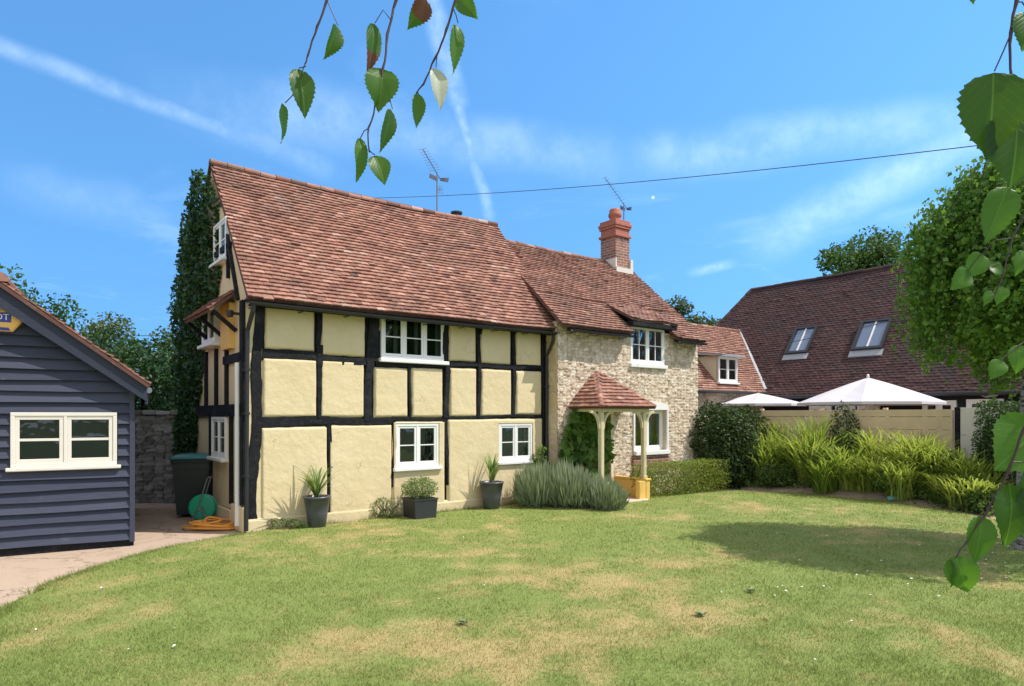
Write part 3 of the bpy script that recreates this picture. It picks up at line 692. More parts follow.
for k, (xa, ya, xb, yb, w0, w1) in enumerate(rails): timber('timber_rail', (T(xa), Zp(xa, ya)), (T(xb), Zp(xb, yb)), w0, w1, .014+.003*(k % 2), 40+k)
for k, px in enumerate((372, 478.5, 513.5)):   # curved eave brackets on top of posts
    if k: timber('eave_bracket', (T(px)+.02, Zp(px, 334)), (T(px)+.10, Zp(px, 322)), .05, .07, .05, 70+k)
# plaster infill panels: corners in photo columns and rows, measured on the wall face
panels = [(265, 315, 303, 350), (321, 365.5, 307, 356), (262, 317, 358.5, 417.5), (320, 364.5, 360.5, 417.5), (260.5, 326.5, 426.5, 540), (331, 391, 424.5, 540),
          (374, 408, 367.5, 417.5), (411.5, 443, 368, 417.5), (449.5, 476, 321, 361.5), (480.8, 511, 322, 364), (516, 541, 323, 366), (449.5, 476.5, 368, 417), (481, 511.5, 369, 416.5), (515.5, 541.5, 371, 415),
          (394.5, 444, 421, 540), (449.5, 541.5, 418.5, 540), (380, 444, 312, 361)]
def plaster_panels():
    Vs = []; Fs = []; base = 0
    def panel(x0, x1, z0, z1, holes, sx0=1, sx1=1, sz0=1, sz1=1, hd=.035, sd=0):
        nonlocal base
        st = .03; n = max(3, int((x1-x0)/st)); k = max(3, int((z1-z0)/st))
        xs = sorted(set(np.round(np.linspace(x0, x1, n+1), 5)) | {round(h[i], 5) for h in holes for i in (0, 1) if x0 < h[i] < x1}); zs = sorted(set(np.round(np.linspace(z0, z1, k+1), 5)) | {round(h[i], 5) for h in holes for i in (2, 3) if z0 < h[i] < z1})
        X, Z = np.meshgrid(xs, zs)
        wob = .010*(fbm(X*6+sd, Z*6, sd, 2)-.5)
        X2 = X+np.where((X > x0+.001) & (X < x1-.001), 0, 1)*2*wob; Z2 = Z+np.where((Z > z0+.001) & (Z < z1-.001), 0, 1)*2*wob
        e = np.full(X.shape, 9.0); rd = .034
        if sx0: e = np.minimum(e, X-x0)
        if sx1: e = np.minimum(e, x1-X)
        dz_ = np.full(X.shape, 9.0)
        if sz0: dz_ = np.minimum(dz_, Z-z0)
        if sz1: dz_ = np.minimum(dz_, z1-Z)
        def rn(d): q = np.clip(d/rd, 0, 1); return np.sqrt(1-(1-q)**2)
        prof = np.minimum(rn(e)*rn(dz_), 1)
        Y = .03-prof*(.03+hd)-.018*(fbm(X*1.3, Z*1.3, 4, 3)-.5)*prof
        nn = len(xs); idx = []
        for j in range(len(zs)-1):
            for i in range(nn-1):
                mx, mz = (xs[i]+xs[i+1])/2, (zs[j]+zs[j+1])/2
                if any(h[0] < mx < h[1] and h[2] < mz < h[3] for h in holes): continue
                q = base+j*nn+i; idx.append((q, q+1, q+nn+1, q+nn))
        Vs.append(np.stack([X2.ravel(), Y.ravel(), Z2.ravel()], 1)); Fs.extend(idx); base += X.size
    for k, (pa, pb, pt, pb2) in enumerate(panels):
        x0, x1 = T(pa), T(pb); low = pb2 == 540
        z0 = 0.0 if low else z_at((x0+x1)/2, 0, pb2); z1 = z_at((x0+x1)/2, 0, pt)
        if k == 16: z0, z1 = WIN[0][3]-.3, HT-.1
        if low: x0 -= (.05 if k != 4 else .0); x1 += .02
        panel(x0, x1, z0, z1, WIN, sz0=0 if low else 1, hd=.030 if low else .016+.005*(k % 3), sd=k)
    panel(-.02, T(545)+.0, -.02, .24, [], 0, 1, 0, 1, .038, 77)   # plinth swelling along the foot
    V = np.concatenate(Vs)
    return np_mesh('plaster_infill', V, np.array(Fs), PLASTER, cot, smooth=True)
plaster_panels()
# wall behind the frame, gable wall, back
b = MB()
for (a, c, z0, z1) in rects_minus(0.0, TEND, 0, HT, WIN): b.add([(a, .034, z0), (c, .034, z0), (c, .034, z1), (a, .034, z1)], [(0, 1, 2, 3)])
b.build('wall_backing', TIMBER, cot)
RID = 6.63; RM = 2.19; EZ = 3.74; EM = -.30; DEP = 4.4
def roofz(m): return EZ+(RID-EZ)*(m-EM)/(RM-EM)
b = MB()
gab = [(0, 0), (DEP, 0), (DEP, roofz(.0)-.05), (RM, RID-.12), (0, roofz(0)-.05)]
b.add([(-.005, m, z) for m, z in gab]+[(.25, m, z) for m, z in gab], [(0, 4, 3, 2, 1), (5, 6, 7, 8, 9), (1, 6, 5, 0), (2, 7, 6, 1), (3, 8, 7, 2), (4, 9, 8, 3), (0, 5, 9, 4)])
o = b.build('gable_wall', PLASTER, cot)
b = MB(); b.box(.25, 11.1, DEP-.2, DEP, 0, 3.7); b.build('rear_wall', PLASTER, cot)
# stone section
SM = -0.35; S0 = t_at(557, SM); S1 = t_at(697.5, SM); SH = 3.93
W4 = (t_at(630, SM), t_at(664, SM), z_at(t_at(647, SM), SM, 364.5), z_at(t_at(647, SM), SM, 326.5))
W5 = (t_at(634, SM), t_at(665.5, SM), z_at(t_at(649, SM), SM, 450.5), z_at(t_at(649, SM), SM, 409))
DR = (t_at(580, SM), t_at(611, SM), 0.0, 2.0)
stone_sheet('stone_wall', STONE, cot, S0, S1, 0, SH, SM, holes=[W4, W5, DR], seed=3, sx=.125, sz=.072, depth=.027, step=.018)
# left return of the stone wall, its limewashed quoin
stone_sheet('quoin_return', stone_mat('limewashed_quoin', [(0, (0.50, 0.40, 0.22)), (0.5, (0.60, 0.49, 0.28)), (1, (0.66, 0.56, 0.36))], (0.40, 0.32, 0.18)), cot, -.40, 0.0, 0, SH, 0, seed=9, sx=.2, sz=.16, depth=.02, loc=(S0, SM+.012, 0), rz=radians(-90), ret=.1)
b = MB(); b.add([(S1, SM, 0), (S1, DEP, 0), (S1, DEP, 3.9), (S1, RM, 6.2), (S1, SM, 3.9)], [(0, 1, 2, 3, 4)]); b.build('stone_gable', STONE, cot)

window(cot, 'window', ((WIN[0][0]+WIN[0][1])/2, .0, WIN[0][2]), WIN[0][1]-WIN[0][0], WIN[0][3]-WIN[0][2], 3, 2, curtain=[(.02, .06), (.24, .30), (.56, .62), (.90, .98)], sill=.07, label='wide three-light window under the eaves')
window(cot, 'window', ((WIN[1][0]+WIN[1][1])/2, .0, WIN[1][2]), WIN[1][1]-WIN[1][0], WIN[1][3]-WIN[1][2], 2, 2, curtain=[(.02, .10), (.55, .66)], sill=.06, fr=.06)
window(cot, 'window', ((WIN[2][0]+WIN[2][1])/2, .0, WIN[2][2]), WIN[2][1]-WIN[2][0], WIN[2][3]-WIN[2][2], 2, 2, curtain=[(.04, .16), (.88, .97)], sill=.06, fr=.06)
window(cot, 'window', ((W4[0]+W4[1])/2, SM, W4[2]), W4[1]-W4[0], W4[3]-W4[2], 2, 2, vb=1, curtain=[(.30, .36), (.44, .48), (.9, .97)], sill=.09, fr=.055, label='tall small-paned window rising through the eave of the stone wall')
window(cot, 'window', ((W5[0]+W5[1])/2, SM+.10, W5[2]), W5[1]-W5[0], W5[3]-W5[2], 2, 1, curtain=[(.2, .32), (.70, .84)], sill=.10, sillout=.2, fr=.07)
b = MB()    # pale rendered head of the lower stone window and its brick apron
n = 10; tm, hw = (W5[0]+W5[1])/2, (W5[1]-W5[0])/2+.06
arc = [(tm-hw, W5[3]-.02), (tm+hw, W5[3]-.02)]+[(tm+hw*cos(pi*k/n), W5[3]+.05+.13*sin(pi*k/n)) for k in range(n+1)]
b.prism(arc, SM-.055, SM+.02); b.box(W5[0]-.07, W5[0]-.002, SM-.052, SM+.1, W5[2], W5[3]-.021, 0, .01); b.box(W5[1]+.002, W5[1]+.07, SM-.052, SM+.1, W5[2], W5[3]-.021, 0, .01)
b.build('window_surround', WHITE, cot)
b = MB(); b.box(W5[0]-.08, W5[1]+.08, SM-.06, SM+.02, W5[2]-.52, W5[2]-.102); b.build('brick_apron', BRICK, cot)
# door behind the porch
b = MB(); y = SM+.06
b.box(DR[0]+.05, DR[1]-.05, y, y+.05, .05, 1.94)
for k in range(6): x = DR[0]+.07+k*(DR[1]-DR[0]-.14)/6; b.box(x+.004, x+(DR[1]-DR[0]-.14)/6-.004, y-.014, y, .06, 1.92, 0, .005)
dr = b.build('front_door', WOOD, cot)
b = MB(); b.lathe([(.0, 0), (.028, .005), (.03, .03), (.0, .05)], 12, (DR[1]-.16, y-.05, 1.0)); b.build('handle', BLACKP, dr)
b = MB(); b.box(DR[0]-.02, DR[0]+.05, SM-.05, SM+.12, 0, 2.04, 0, .008); b.box(DR[1]-.05, DR[1]+.04, SM-.05, SM+.12, 0, 2.04, 0, .008); b.box(DR[0]+.05, DR[1]-.05, SM-.047, SM+.12, 1.94, 2.04, 0, .008); b.build('door_frame', CREAMP, cot)

# roofs
Lr = sqrt((RM-EM)**2+(RID-EZ)**2); Sv = (0, RM-EM, RID-EZ); TR = T(545)+.17
def sag1(x, s): return -.07*sin(pi*min(1, max(0, x/6.6)))*(s/Lr)+.030*(vnoise(np.float64(x*.9+5), np.float64(s*.9), 2)-.5)+.012*sin(x*2.1+s)
rf = tile_roof('tiled_roof', TILE, cot, (0, EM, EZ), (1, 0, 0), Sv, Lr, lambda s: (-.06+.03*s/Lr, TR-.0*s+.12*(s/Lr)), sag=sag1, seed=5)
rf['label'] = 'higher roof slope over the timbered end'
tile_roof('rear_roof', TILE, cot, (0, DEP+.3, EZ), (1, 0, 0), (0, RM-DEP-.3, RID-EZ), sqrt((DEP+.3-RM)**2+(RID-EZ)**2), lambda s: (-.05, TR), tiles=False, seed=6)
ridge_tiles('ridge_tiles', TILE, cot, (-.04, RM, RID), (TR+.12, RM, RID), sag=.07, seed=3)
RID2 = 6.28; EM2 = SM-.26; EZ2 = 3.80
Lr2 = sqrt((RM-EM2)**2+(RID2-EZ2)**2); Sv2 = (0, RM-EM2, RID2-EZ2); X0, X1 = T(545)-.05, S1+.03
DOR0, DOR1 = W4[0]-.17, W4[1]+.20
def sag2(x, s): return -.05*sin(pi*(x-X0)/(X1-X0))*(s/Lr2)+.04*(vnoise(np.float64(x*.9+9), np.float64(s*.9), 6)-.5)+.012*sin(x*2.3-s)
TJ = .345; sJ = (TJ-EM2)/(RM-EM2)*Lr2
# three strips so that the slope is open at the eave dormer
rf2 = tile_roof('tiled_roof', TILE2, cot, (0, EM2, EZ2), (1, 0, 0), Sv2, sJ, lambda s: (X0, DOR0+.02), sag=sag2, seed=8)
rf2['label'] = 'lower roof slope over the stone end'
tile_roof('tiled_roof', TILE2, cot, (0, EM2, EZ2), (1, 0, 0), Sv2, sJ, lambda s: (DOR1-.02, X1), sag=sag2, seed=9)['label'] = 'short roof slope right of the eave dormer'
u2 = Vector(Sv2).normalized()*sJ
tile_roof('tiled_roof', TILE2, cot, Vector((0, EM2, EZ2))+u2, (1, 0, 0), Sv2, Lr2-sJ, lambda s: (X0, X1), sag=lambda x, s: sag2(x, s+sJ), seed=10)['label'] = 'upper roof slope below the chimney'
dz0 = W4[3]+.10; dj = (0, EM2, EZ2)+0*Vector((0, 0, 0)) if False else None
zJ = EZ2+(RID2-EZ2)*(TJ-EM2)/(RM-EM2); dv = (0, TJ+.06-(SM-.28), zJ+.03-dz0); Ld = sqrt(dv[1]**2+dv[2]**2)
tile_roof('dormer_roof', TILE2, cot, (0, SM-.28, dz0), (1, 0, 0), dv, Ld, lambda s: (DOR0-.02, DOR1+.02), seed=12, th=.010, sag=lambda x, s: .03*(vnoise(np.float64(x*2), np.float64(s*2), 3)-.5))
b = MB()
for x in (DOR0+.01, DOR1-.07): b.add([(x, SM-.22, EZ2+.25), (x, SM-.22, dz0-.06), (x, TJ, zJ-.05), (x+.06, SM-.22, EZ2+.25), (x+.06, SM-.22, dz0-.06), (x+.06, TJ, zJ-.05)], [(0, 1, 2), (3, 5, 4), (0, 3, 4, 1), (1, 4, 5, 2), (2, 5, 3, 0)])
b.box(DOR0, DOR1, SM-.25, SM-.02, dz0-.15, dz0-.05); b.build('dormer_cheeks', TIMBER, cot)
tile_roof('rear_roof', TILE2, cot, (0, DEP+.3, 3.7), (1, 0, 0), (0, RM-DEP-.3, RID2-3.7), sqrt((DEP+.3-RM)**2+(RID2-3.7)**2), lambda s: (X0, X1), tiles=False, seed=6)
ridge_tiles('ridge_tiles', TILE2, cot, (X0, RM, RID2), (X1, RM, RID2), sag=.05, seed=4)
# step between the two roofs
b = MB(); b.add([(TR-.02, EM+.05, EZ-.02), (TR-.02, RM, RID-.1), (TR-.02, RM, RID2-.3), (TR-.02, EM+.05, EZ-.15), (TR-.10, EM+.05, EZ-.02), (TR-.10, RM, RID-.1), (TR-.10, RM, RID2-.3), (TR-.10, EM+.05, EZ-.15)],
               [(0, 3, 2, 1), (4, 5, 6, 7), (0, 1, 5, 4), (2, 3, 7, 6)]); b.build('verge_board', TIMBER, cot)
# gutters, fascia, downpipes
def gutter(x0, x1, y, z, sagz=.015, r_=.055):
    b = MB(); n = 12; m = 6; vs = []
    for i in range(n+1):
        x = x0+(x1-x0)*i/n; zz = z-sagz*sin(pi*i/n)
        for k in range(m+1): a = pi+pi*k/m; vs.append((x, y+cos(a)*r_, zz+sin(a)*r_))
        for k in range(m, -1, -1): a = pi+pi*k/m; vs.append((x, y+cos(a)*(r_-.008), zz+sin(a)*(r_-.008)))
    q = 2*(m+1); fs = []
    for i in range(n):
        for k in range(q): fs.append((i*q+k, i*q+(k+1) % q, (i+1)*q+(k+1) % q, (i+1)*q+k))
    fs += [tuple(range(q-1, -1, -1)), tuple(n*q+k for k in range(q))]
    b.add(vs, fs)
    for i in range(int((x1-x0)/.8)+1): x = x0+.1+i*.8; b.box(x-.012, x+.012, y-.0, -.0 if y > -.35 else SM, z-.07, z-.058)
    return b.build('gutter', BLACKP, cot)
gutter(-.05, TR-.05, EM-.02, EZ-.06); gutter(TR+.05, DOR0-.05, EM2-.02, EZ2-.06); gutter(DOR1+.06, X1-.05, EM2-.02, EZ2-.06)
b = MB(); b.box(-.02, TR-.1, EM+.06, EM+.10, EZ-.12, EZ+.02); b.box(-.02, TR-.1, EM+.10, .0, EZ-.03, EZ+.02); b.build('fascia', TIMBER, cot)
b = MB(); b.box(TR+.02, DOR0, EM2+.06, EM2+.10, EZ2-.10, EZ2+.02); b.build('fascia', TIMBER, cot)
b = MB(); b.box(DOR1, X1-.04, EM2+.06, EM2+.10, EZ2-.10, EZ2+.02); b.build('fascia', TIMBER, cot)
def pipe(pts, rad, mat=BLACKP, name='downpipe', clips=()):
    b = MB(); b.tube(pts, rad, 10)
    for (x, y, z) in clips: b.lathe([(rad*1.35, 0), (rad*1.35, .05)], 10, (x, y, z)); b.box(x-.06, x+.06, y+.02, y+.05, z+.005, z+.04)
    return b.build(name, mat, cot)
pipe([(.02, EM-.02, EZ-.1), (.02, EM, EZ-.2), (.0, -.07, EZ-.5), (-.015, -.07, .9), (-.02, -.07, .05)], .036, clips=[(-.007, -.07, 2.6), (-.012, -.07, 1.9), (-.016, -.07, .9)])
pipe([(TEND-.02, EM, EZ-.12), (TEND-.01, EM+.03, EZ-.25), (TEND-.01, -.07, EZ-.55), (TEND-.01, -.07, .1)], .033, clips=[(TEND-.01, -.07, 2.5), (TEND-.01, -.07, 1.2)])
pipe([(-.075, .22, 2.75), (-.075, .22, .1)], .042, WHITE, 'waste_pipe')
b = MB(); b.box(-.06, .0, .0, .7, .0, .42, 0, .03); b.box(-.06, .0, .7, 3.6, .0, .30, 0, .03); b.build('gable_plinth', PLASTER, cot)
# gable framing in the shade: studs, rails, windows, board, pent roof, lamp
def gz(m, py): return z_at(0, m, py)
def GM(px): return m_at(px, 0)
def gtim(name, m0, z0, m1, z1, w): b = MB(); b.bar((-.03, m0, z0), (-.03, m1, z1), w, .06, up=(1, 0, 0)); return b.build(name, TIMBER, cot)
gtim('timber_post', .09, .45, .09, 3.75, .16); gtim('timber_rail', .0, gz(.3, 357), 1.2, gz(.9, 360), .14); gtim('timber_rail', .0, 1.98, 3.5, 1.98, .2)
for m_, z0_, z1_ in ((1.05, 2.05, 3.05), (1.75, 2.05, 3.1), (2.5, 2.05, 3.1), (3.2, 2.05, 3.1), (.75, .4, 1.95), (2.15, .4, 1.95)): gtim('timber_post', m_, z0_, m_, z1_, .09)
gtim('timber_post', .95, 4.25, .95, 4.9, .06); gtim('timber_rail', .80, 4.80, 1.9, 4.80, .1); gtim('timber_post', .35, 3.8, 1.0, 5.0, .06)
b = MB(); b.box(-.10, -.005, .62, 1.18, 3.02, gz(.9, 305)); b.build('yellow_board', YELLOWP, cot)['label'] = 'yellow ochre board on the gable'
window(cot, 'window', (-.02, 2.0, gz(2.1, 345)), .95, gz(2.1, 305)-gz(2.1, 345), 2, 1, rz=radians(-90), deep=.06, sill=.06, proud=.10, label='upstairs gable window under the pent roof')
window(cot, 'window', (-.005, 1.42, gz(1.4, 262)), .85, gz(1.4, 222)-gz(1.4, 262), 2, 2, rz=radians(-90), deep=.06, sill=.05, proud=.06, label='attic gable window half hidden by ivy')
window(cot, 'window', (-.005, 1.55, gz(1.6, 457)), .95, gz(1.6, 417)-gz(1.6, 457), 2, 2, rz=radians(-90), deep=.06, sill=.06, proud=.05, label='ground floor gable window beside the bin')
tile_roof('pent_roof', TILE2, cot, (-.46, .45, 3.62), (0, 1, 0), (.46, 0, .38), .60, lambda s: (0, 1.8), seed=31)
for m_ in (.5, 1.4, 2.3): b = MB(); b.bar((-.02, m_, 3.30), (-.38, m_, 3.60), .06, .06); b.build('pent_bracket', TIMBER, cot)
b = MB(); b.tube([(-.005, .30, gz(.3, 314)), (-.16, .30, gz(.3, 314))], .022, 8); b.lathe([(.02, 0), (.05, .01), (.06, .10), (.045, .12)], 12, (-.17, .30, gz(.3, 314)-.07)); b.build('wall_lamp', BLACKP, cot)['label'] = 'small black lamp on the gable'
# chimney
cx0, cx1, cy0, cy1 = 10.42, 10.98, 1.80, 2.38; zc_, ztop = 6.9, 7.38
b = MB(); b.box(cx0, cx1, cy0, cy1, 5.5, zc_)
ch = b.build('chimney', BRICK, cot)
b = MB()
for k, (o_, z0_, z1_) in enumerate(((.045, zc_, zc_+.07), (.0, zc_+.07, zc_+.24), (.035, zc_+.24, zc_+.31), (.055, zc_+.31, zc_+.39), (.02, zc_+.39, ztop))): b.box(cx0-o_, cx1+o_, cy0-o_, cy1+o_, z0_, z1_-.002, 0, .006)
b.build('corbelled_cap', REDCLAY, ch)
b = MB(); cc = ((cx0+cx1)/2, (cy0+cy1)/2, ztop-.01)
b.lathe([(.20, 0), (.17, .06), (.15, .09), (.165, .14), (.19, .17), (.19, .24), (.165, .27), (.165, .33), (.14, .38), (.10, .40)], 20, cc); b.build('chimney_pot', REDCLAY, ch, smooth=True)
b = MB(); b.box(cx0-.05, cx1+.06, cy0-.09, cy0-.002, roofz(0)*0+5.80, 6.02); b.box(cx1+.002, cx1+.10, cy0-.05, cy1+.05, 5.85, 6.30)
b.box(cx0-.05, cx0-.002, cy0-.05, cy1+.1, 5.9, 6.27); b.build('mortar_flashing', LIME, ch)
# porch
PT0, PT1, PM = t_at(569, SM)+.02, t_at(653, -1.32), -1.32; PZ = 2.07; PTOP = 2.86; PC = (PT0+PT1)/2
po = MB(); po.box(PT0+.06, PT1-.06, PM+.06, SM, PZ-.10, PZ-.02)
MOSSY = simple('mossy_cream_paint', (0.60, 0.53, 0.32), 0.6, var=0.2, scale=8)
porch = po.build('porch', MOSSY, cot)
def tri_roof(name, O, A_, apex, W_half, seed):
    O, A_, ap = Vector(O), Vector(A_).normalized(), Vector(apex); foot = O+A_*(ap-O).dot(A_); sv = ap-foot; L = sv.length; xa = (ap-O).dot(A_)
    return tile_roof(name, TILE, porch, O, A_, sv, L-.05, lambda s: (xa*(s/L), W_half+(xa-W_half)*(s/L)), g=.11, seed=seed)
apx = (PC-.05, SM-.02, PTOP); ov = .05
tri_roof('porch_roof', (PT0-ov, PM-ov, PZ), (1, 0, 0), (PC-.05, SM-.16, PTOP), PT1-PT0+2*ov, 41)
tri_roof('porch_roof', (PT0-ov, SM, PZ), (0, -1, 0), (PC-.13, SM-.10, PTOP), SM-PM+ov, 42)
tri_roof('porch_roof', (PT1+ov, SM, PZ), (0, -1, 0), (PC+.03, SM-.10, PTOP), SM-PM+ov, 43)
for q in ((PT0-ov, PM-ov), (PT1+ov, PM-ov)): ridge_tiles('hip_tiles', TILE, porch, (q[0], q[1], PZ+.02), (PC-.05, SM-.10, PTOP+.02), .055, .16, seed=5)
for x in (PT0+.12, PT1-.16):
    b = MB(); b.box(x-.05, x+.05, PM+.08, PM+.18, .50, PZ-.10, 0, .012); b.box(x-.065, x+.065, PM+.065, PM+.195, .50, .56, 0, .01); b.build('post', MOSSY, porch)
    for s in (-1, 1):
        b = MB(); pts = [(x+s*(.05+.27*(1-cos(pi/2*k/6))), PM+.13, PZ-.46+.36*sin(pi/2*k/6)) for k in range(7)]
        for p_, q_ in zip(pts, pts[1:]): b.bar(p_, q_, .05, .06, up=(0, 1, 0))
        b.build('brace', MOSSY, porch)
    b = MB(); b.box(x-.07, x+.07, PM+.0, SM-.02, .0, .46, 0, .015); b.box(x-.09, x+.09, PM-.02, SM-.03, .461, .50, 0, .01); b.build('dwarf_wall', YELLOWP, porch)
b = MB(); b.box(PT1-.44, PT1-.232, PM+.001, PM+.12, 0, .455, 0, .01); b.build('dwarf_wall', YELLOWP, porch)
b = MB(); b.box(PT0+.2, PT1-.24, PM-.1, SM-.01, 0, .07, 0, .02); b.build('doorstep', STONE, porch, tint=True)
# little black vent on the ridge
tv_ = t_at(460, RM); b = MB(); b.lathe([(.11, 0), (.11, .10), (.14, .11), (.14, .15), (.05, .17)], 14, (tv_, RM+.15, RID-.02)); b.build('ridge_vent', BLACKP, cot)
# ------------------------------------------------------------------ aerials
def aerial(px, top_py, m, zb, label, size, tlock=None, bracket=None):
    t = tlock if tlock is not None else t_at(px, m); x, y, _ = HW(t, m); zt = z_at(t, m, top_py)
    r = empty('tv_aerial', (x, y, zb), ANG, label, 'aerial')
    b = MB(); b.tube([(0, 0, 0), (0, 0, zt-zb)], .018, 8); b.build('mast', GALV, r)
    h = zt-zb
    b = MB(); dirv = Vector((-.75, -.45, .42)).normalized() if size == 0 else Vector((-.8, .1, .75)).normalized()
    L = .75 if size == 0 else .95
    p0 = Vector((0, 0, h-.04)); b.tube([p0-dirv*.15, p0+dirv*L], .010, 6); perp = dirv.cross(Vector((0, 0, 1))).normalized()
    for k in range(9):
        c = p0+dirv*(L*(.15+.85*k/8)); l = .16-.008*k; b.tube([c-perp*l, c+perp*l], .004, 5)
    b.build('boom', GALV, r)
    b = MB()
    for s in (-1, 1):
        c = p0-dirv*.10; b.add([c+perp*(s*.02)+Vector((0, 0, -.02)), c+perp*(s*.24)+Vector((0, 0, .12 if s > 0 else -.16)), c+perp*(s*.26)+Vector((0, 0, .02 if s > 0 else -.05)), c+perp*(s*.04)+Vector((0, 0, -.10)),
            c+perp*(s*.02)+Vector((.02, .02, -.02)), c+perp*(s*.24)+Vector((.02, .02, .12 if s > 0 else -.16)), c+perp*(s*.26)+Vector((.02, .02, .02 if s > 0 else -.05)), c+perp*(s*.04)+Vector((.02, .02, -.10))],
            [(0, 1, 2, 3), (7, 6, 5, 4), (0, 4, 5, 1), (1, 5, 6, 2), (2, 6, 7, 3), (3, 7, 4, 0)])
    b.build('reflector', GALV, r)
    if size == 0:
        b = MB(); b.tube([(0, 0, h-.40), (.16, .05, h-.36)], .008, 6)
        for k in range(4): b.tube([(.03+.04*k, .0, h-.49), (.03+.04*k, .02, h-.29)], .005, 5)
        b.build('side_aerial', GALV, r)
        # rooftop dish-like head
    if bracket is not None:
        b = MB()
        for z in (.05, .35): b.tube([(0, 0, z), (bracket[0], bracket[1], z)], .012, 6)
        b.build('bracket', GALV, r)
    return r
aerial(437, 172, RM+.12, roofz(RM)-.10, 'thin mast aerial behind the timbered ridge, left of the chimney', 0)
aerial(633, 203, 2.15, 6.15, 'tall mast aerial strapped to the brick chimney', 1, tlock=11.13, bracket=(-.16, 0))

# ------------------------------------------------------------------ low stone wing
MW = 1.6; TE = t_at(762, MW); EZW = 2.87; RMW = MW+2.0; RZW = 5.10; TRW = TE+1.75
wing = empty('stone_wing', HW(11.3, MW), ANG, 'low stone wing with a small roof dormer between the cottage and the barn', 'house wing')
ox, oy = 11.3, MW
stone_sheet('wall', STONE, wing, .0, TE-ox+.3, 0, EZW+.02, 0, seed=14, step=.03)
Lw = sqrt(2.25**2+(RZW-EZW+.25)**2); svw = (0, 2.25, RZW-(EZW-.22))
dp0, dp1, dpt, dpb = t_at(717, MW), t_at(735, MW), 355, 383
dt0 = t_at(700, MW+.2)-ox; dt1 = t_at(734.5, MW)-ox
svn = Vector(svw).normalized()
tile_roof('tiled_roof', TILE2, wing, (0, -.25, EZW-.22), (1, 0, 0), svw, Lw, lambda s: (0, TE-ox-.22+(TRW-TE+.2)*s/Lw), seed=15, sag=lambda x, s: .04*(vnoise(np.float64(x), np.float64(s), 5)-.5))
b = MB(); b.add([(0, 4.25, EZW-.2), (0, 2.0, RZW-.02), (7, 2.0, RZW-.02), (7, 4.25, EZW-.2)], [(0, 1, 2, 3)]); b.build('rear_roof', TILE2, wing, tint=True)
ridge_tiles('ridge_tiles', TILE2, wing, (0, 2.0, RZW), (TRW-ox, 2.0, RZW), seed=16)
b = MB(); b.bar((TE-ox-.12, -.20, EZW-.10), (TRW-ox+.02, 2.0, RZW+.04), .12, .05, up=(0, 0, 1)); b.build('valley_lead', LEAD, wing)
b = MB(); b.tube([(0, -.32, EZW-.25), (TE-ox-.1, -.32, EZW-.25)], .05, 8); b.build('gutter', BLACKP, wing)
# dormer
dx0, dx1 = t_at(716, MW)-ox, t_at(735, MW)-ox; dzb, dzt = z_at(dx0+ox, MW, 382), z_at(dx0+ox, MW, 356); dh = dzt-dzb
dor = MB(); yj = (dzt+.12-EZW+.22)/svw[2]*2.25-.25
dor.add([(dx0, -.06, dzb-.05), (dx0, -.06, dzt+.02), (dx0, yj+.25, dzt+.02), (dx1, -.06, dzb-.05), (dx1, -.06, dzt+.02), (dx1, yj+.25, dzt+.02)], [(0, 1, 2), (3, 5, 4), (1, 4, 5, 2)])
dob = dor.build('dormer', CREAMP, wing)
window(wing, 'dormer_window', ((dx0+dx1)/2, -.08, dzb), dx1-dx0, dh, 2, 2, deep=.05, sill=.06, fr=.05)
tile_roof('dormer_roof', LEAD, wing, (0, -.3, dzt+.06), (1, 0, 0), (0, yj+.7, .16), yj+.75, lambda s: (dx0-.12, dx1+.14), tiles=False, under=.08)

# ------------------------------------------------------------------ barn
TBW = TE; SB = 1.28; TBR = 20.5; RZB = EZW+SB*(TBR-TE); MB0, MB1 = -9.5, 3.97; MH = 6.2
bx_, by_ = TBW, MB0
barn = empty('barn', HW(TBW, MB0), ANG, 'big dark barn with a steep red-brown tiled roof, black boarding and two roof windows', 'barn')
def BL(t, m): return (t-bx_, m-by_)
wl = MH-MB0; b = MB(); r = random.Random(5); k = 0; z = 0.0
while z < EZW-.05:
    z1 = min(z+.17, EZW); b.cur = r.random(); b.add([(.0, -.3, z), (.0, wl, z), (.03, wl, z1+.01), (.03, -.3, z1+.01), (.03, -.3, z), (.03, wl, z)], [(0, 3, 2, 1), (0, 1, 5, 4)]); z = z1
b.box(.03, .3, -.3, wl, 0, EZW)
b.build('boarded_wall', TARB, barn, tint=True)
hx = TBR-TBW; Lb = sqrt((hx+.3)**2+(RZB-EZW+.38)**2)
tile_roof('tiled_roof', BTILE, barn, (-.30, wl+.2, EZW-.38), (0, -1, 0), (hx+.3, 0, RZB-EZW+.38), Lb, lambda s: ((MH-MB1+.2)*s/Lb, wl+.5), seed=21, tw=.17, g=.105, th=.013, sag=lambda x, s: .05*(vnoise(np.float64(x*.5), np.float64(s*.5), 7)-.5))
b = MB(); e0 = (-.3, wl+.25, EZW-.38); b.add([e0, (hx, MB1-by_, RZB), (2*hx+.3, wl+.25, EZW-.38), (2*hx+.3, -.5, EZW-.38), (hx, -.5, RZB)], [(0, 1, 2), (1, 4, 3, 2)]); b.cur = .3; b.build('rear_roof', BTILE, barn, tint=True)
ridge_tiles('ridge_tiles', BTILE, barn, (hx, MB1-by_, RZB), (hx, -.5, RZB), .10, .33, seed=23)
ridge_tiles('hip_tiles', BTILE, barn, (-.3, wl+.2, EZW-.36), (hx, MB1-by_, RZB), .11, .3, seed=24)
b = MB(); b.box(-.02, .26, -.3, wl, EZW-.32, EZW-.02); b.tube([(-.36, -.3, EZW-.40), (-.36, wl-1.5, EZW-.40)], .055, 8); b.build('gutter', BLACKP, barn)
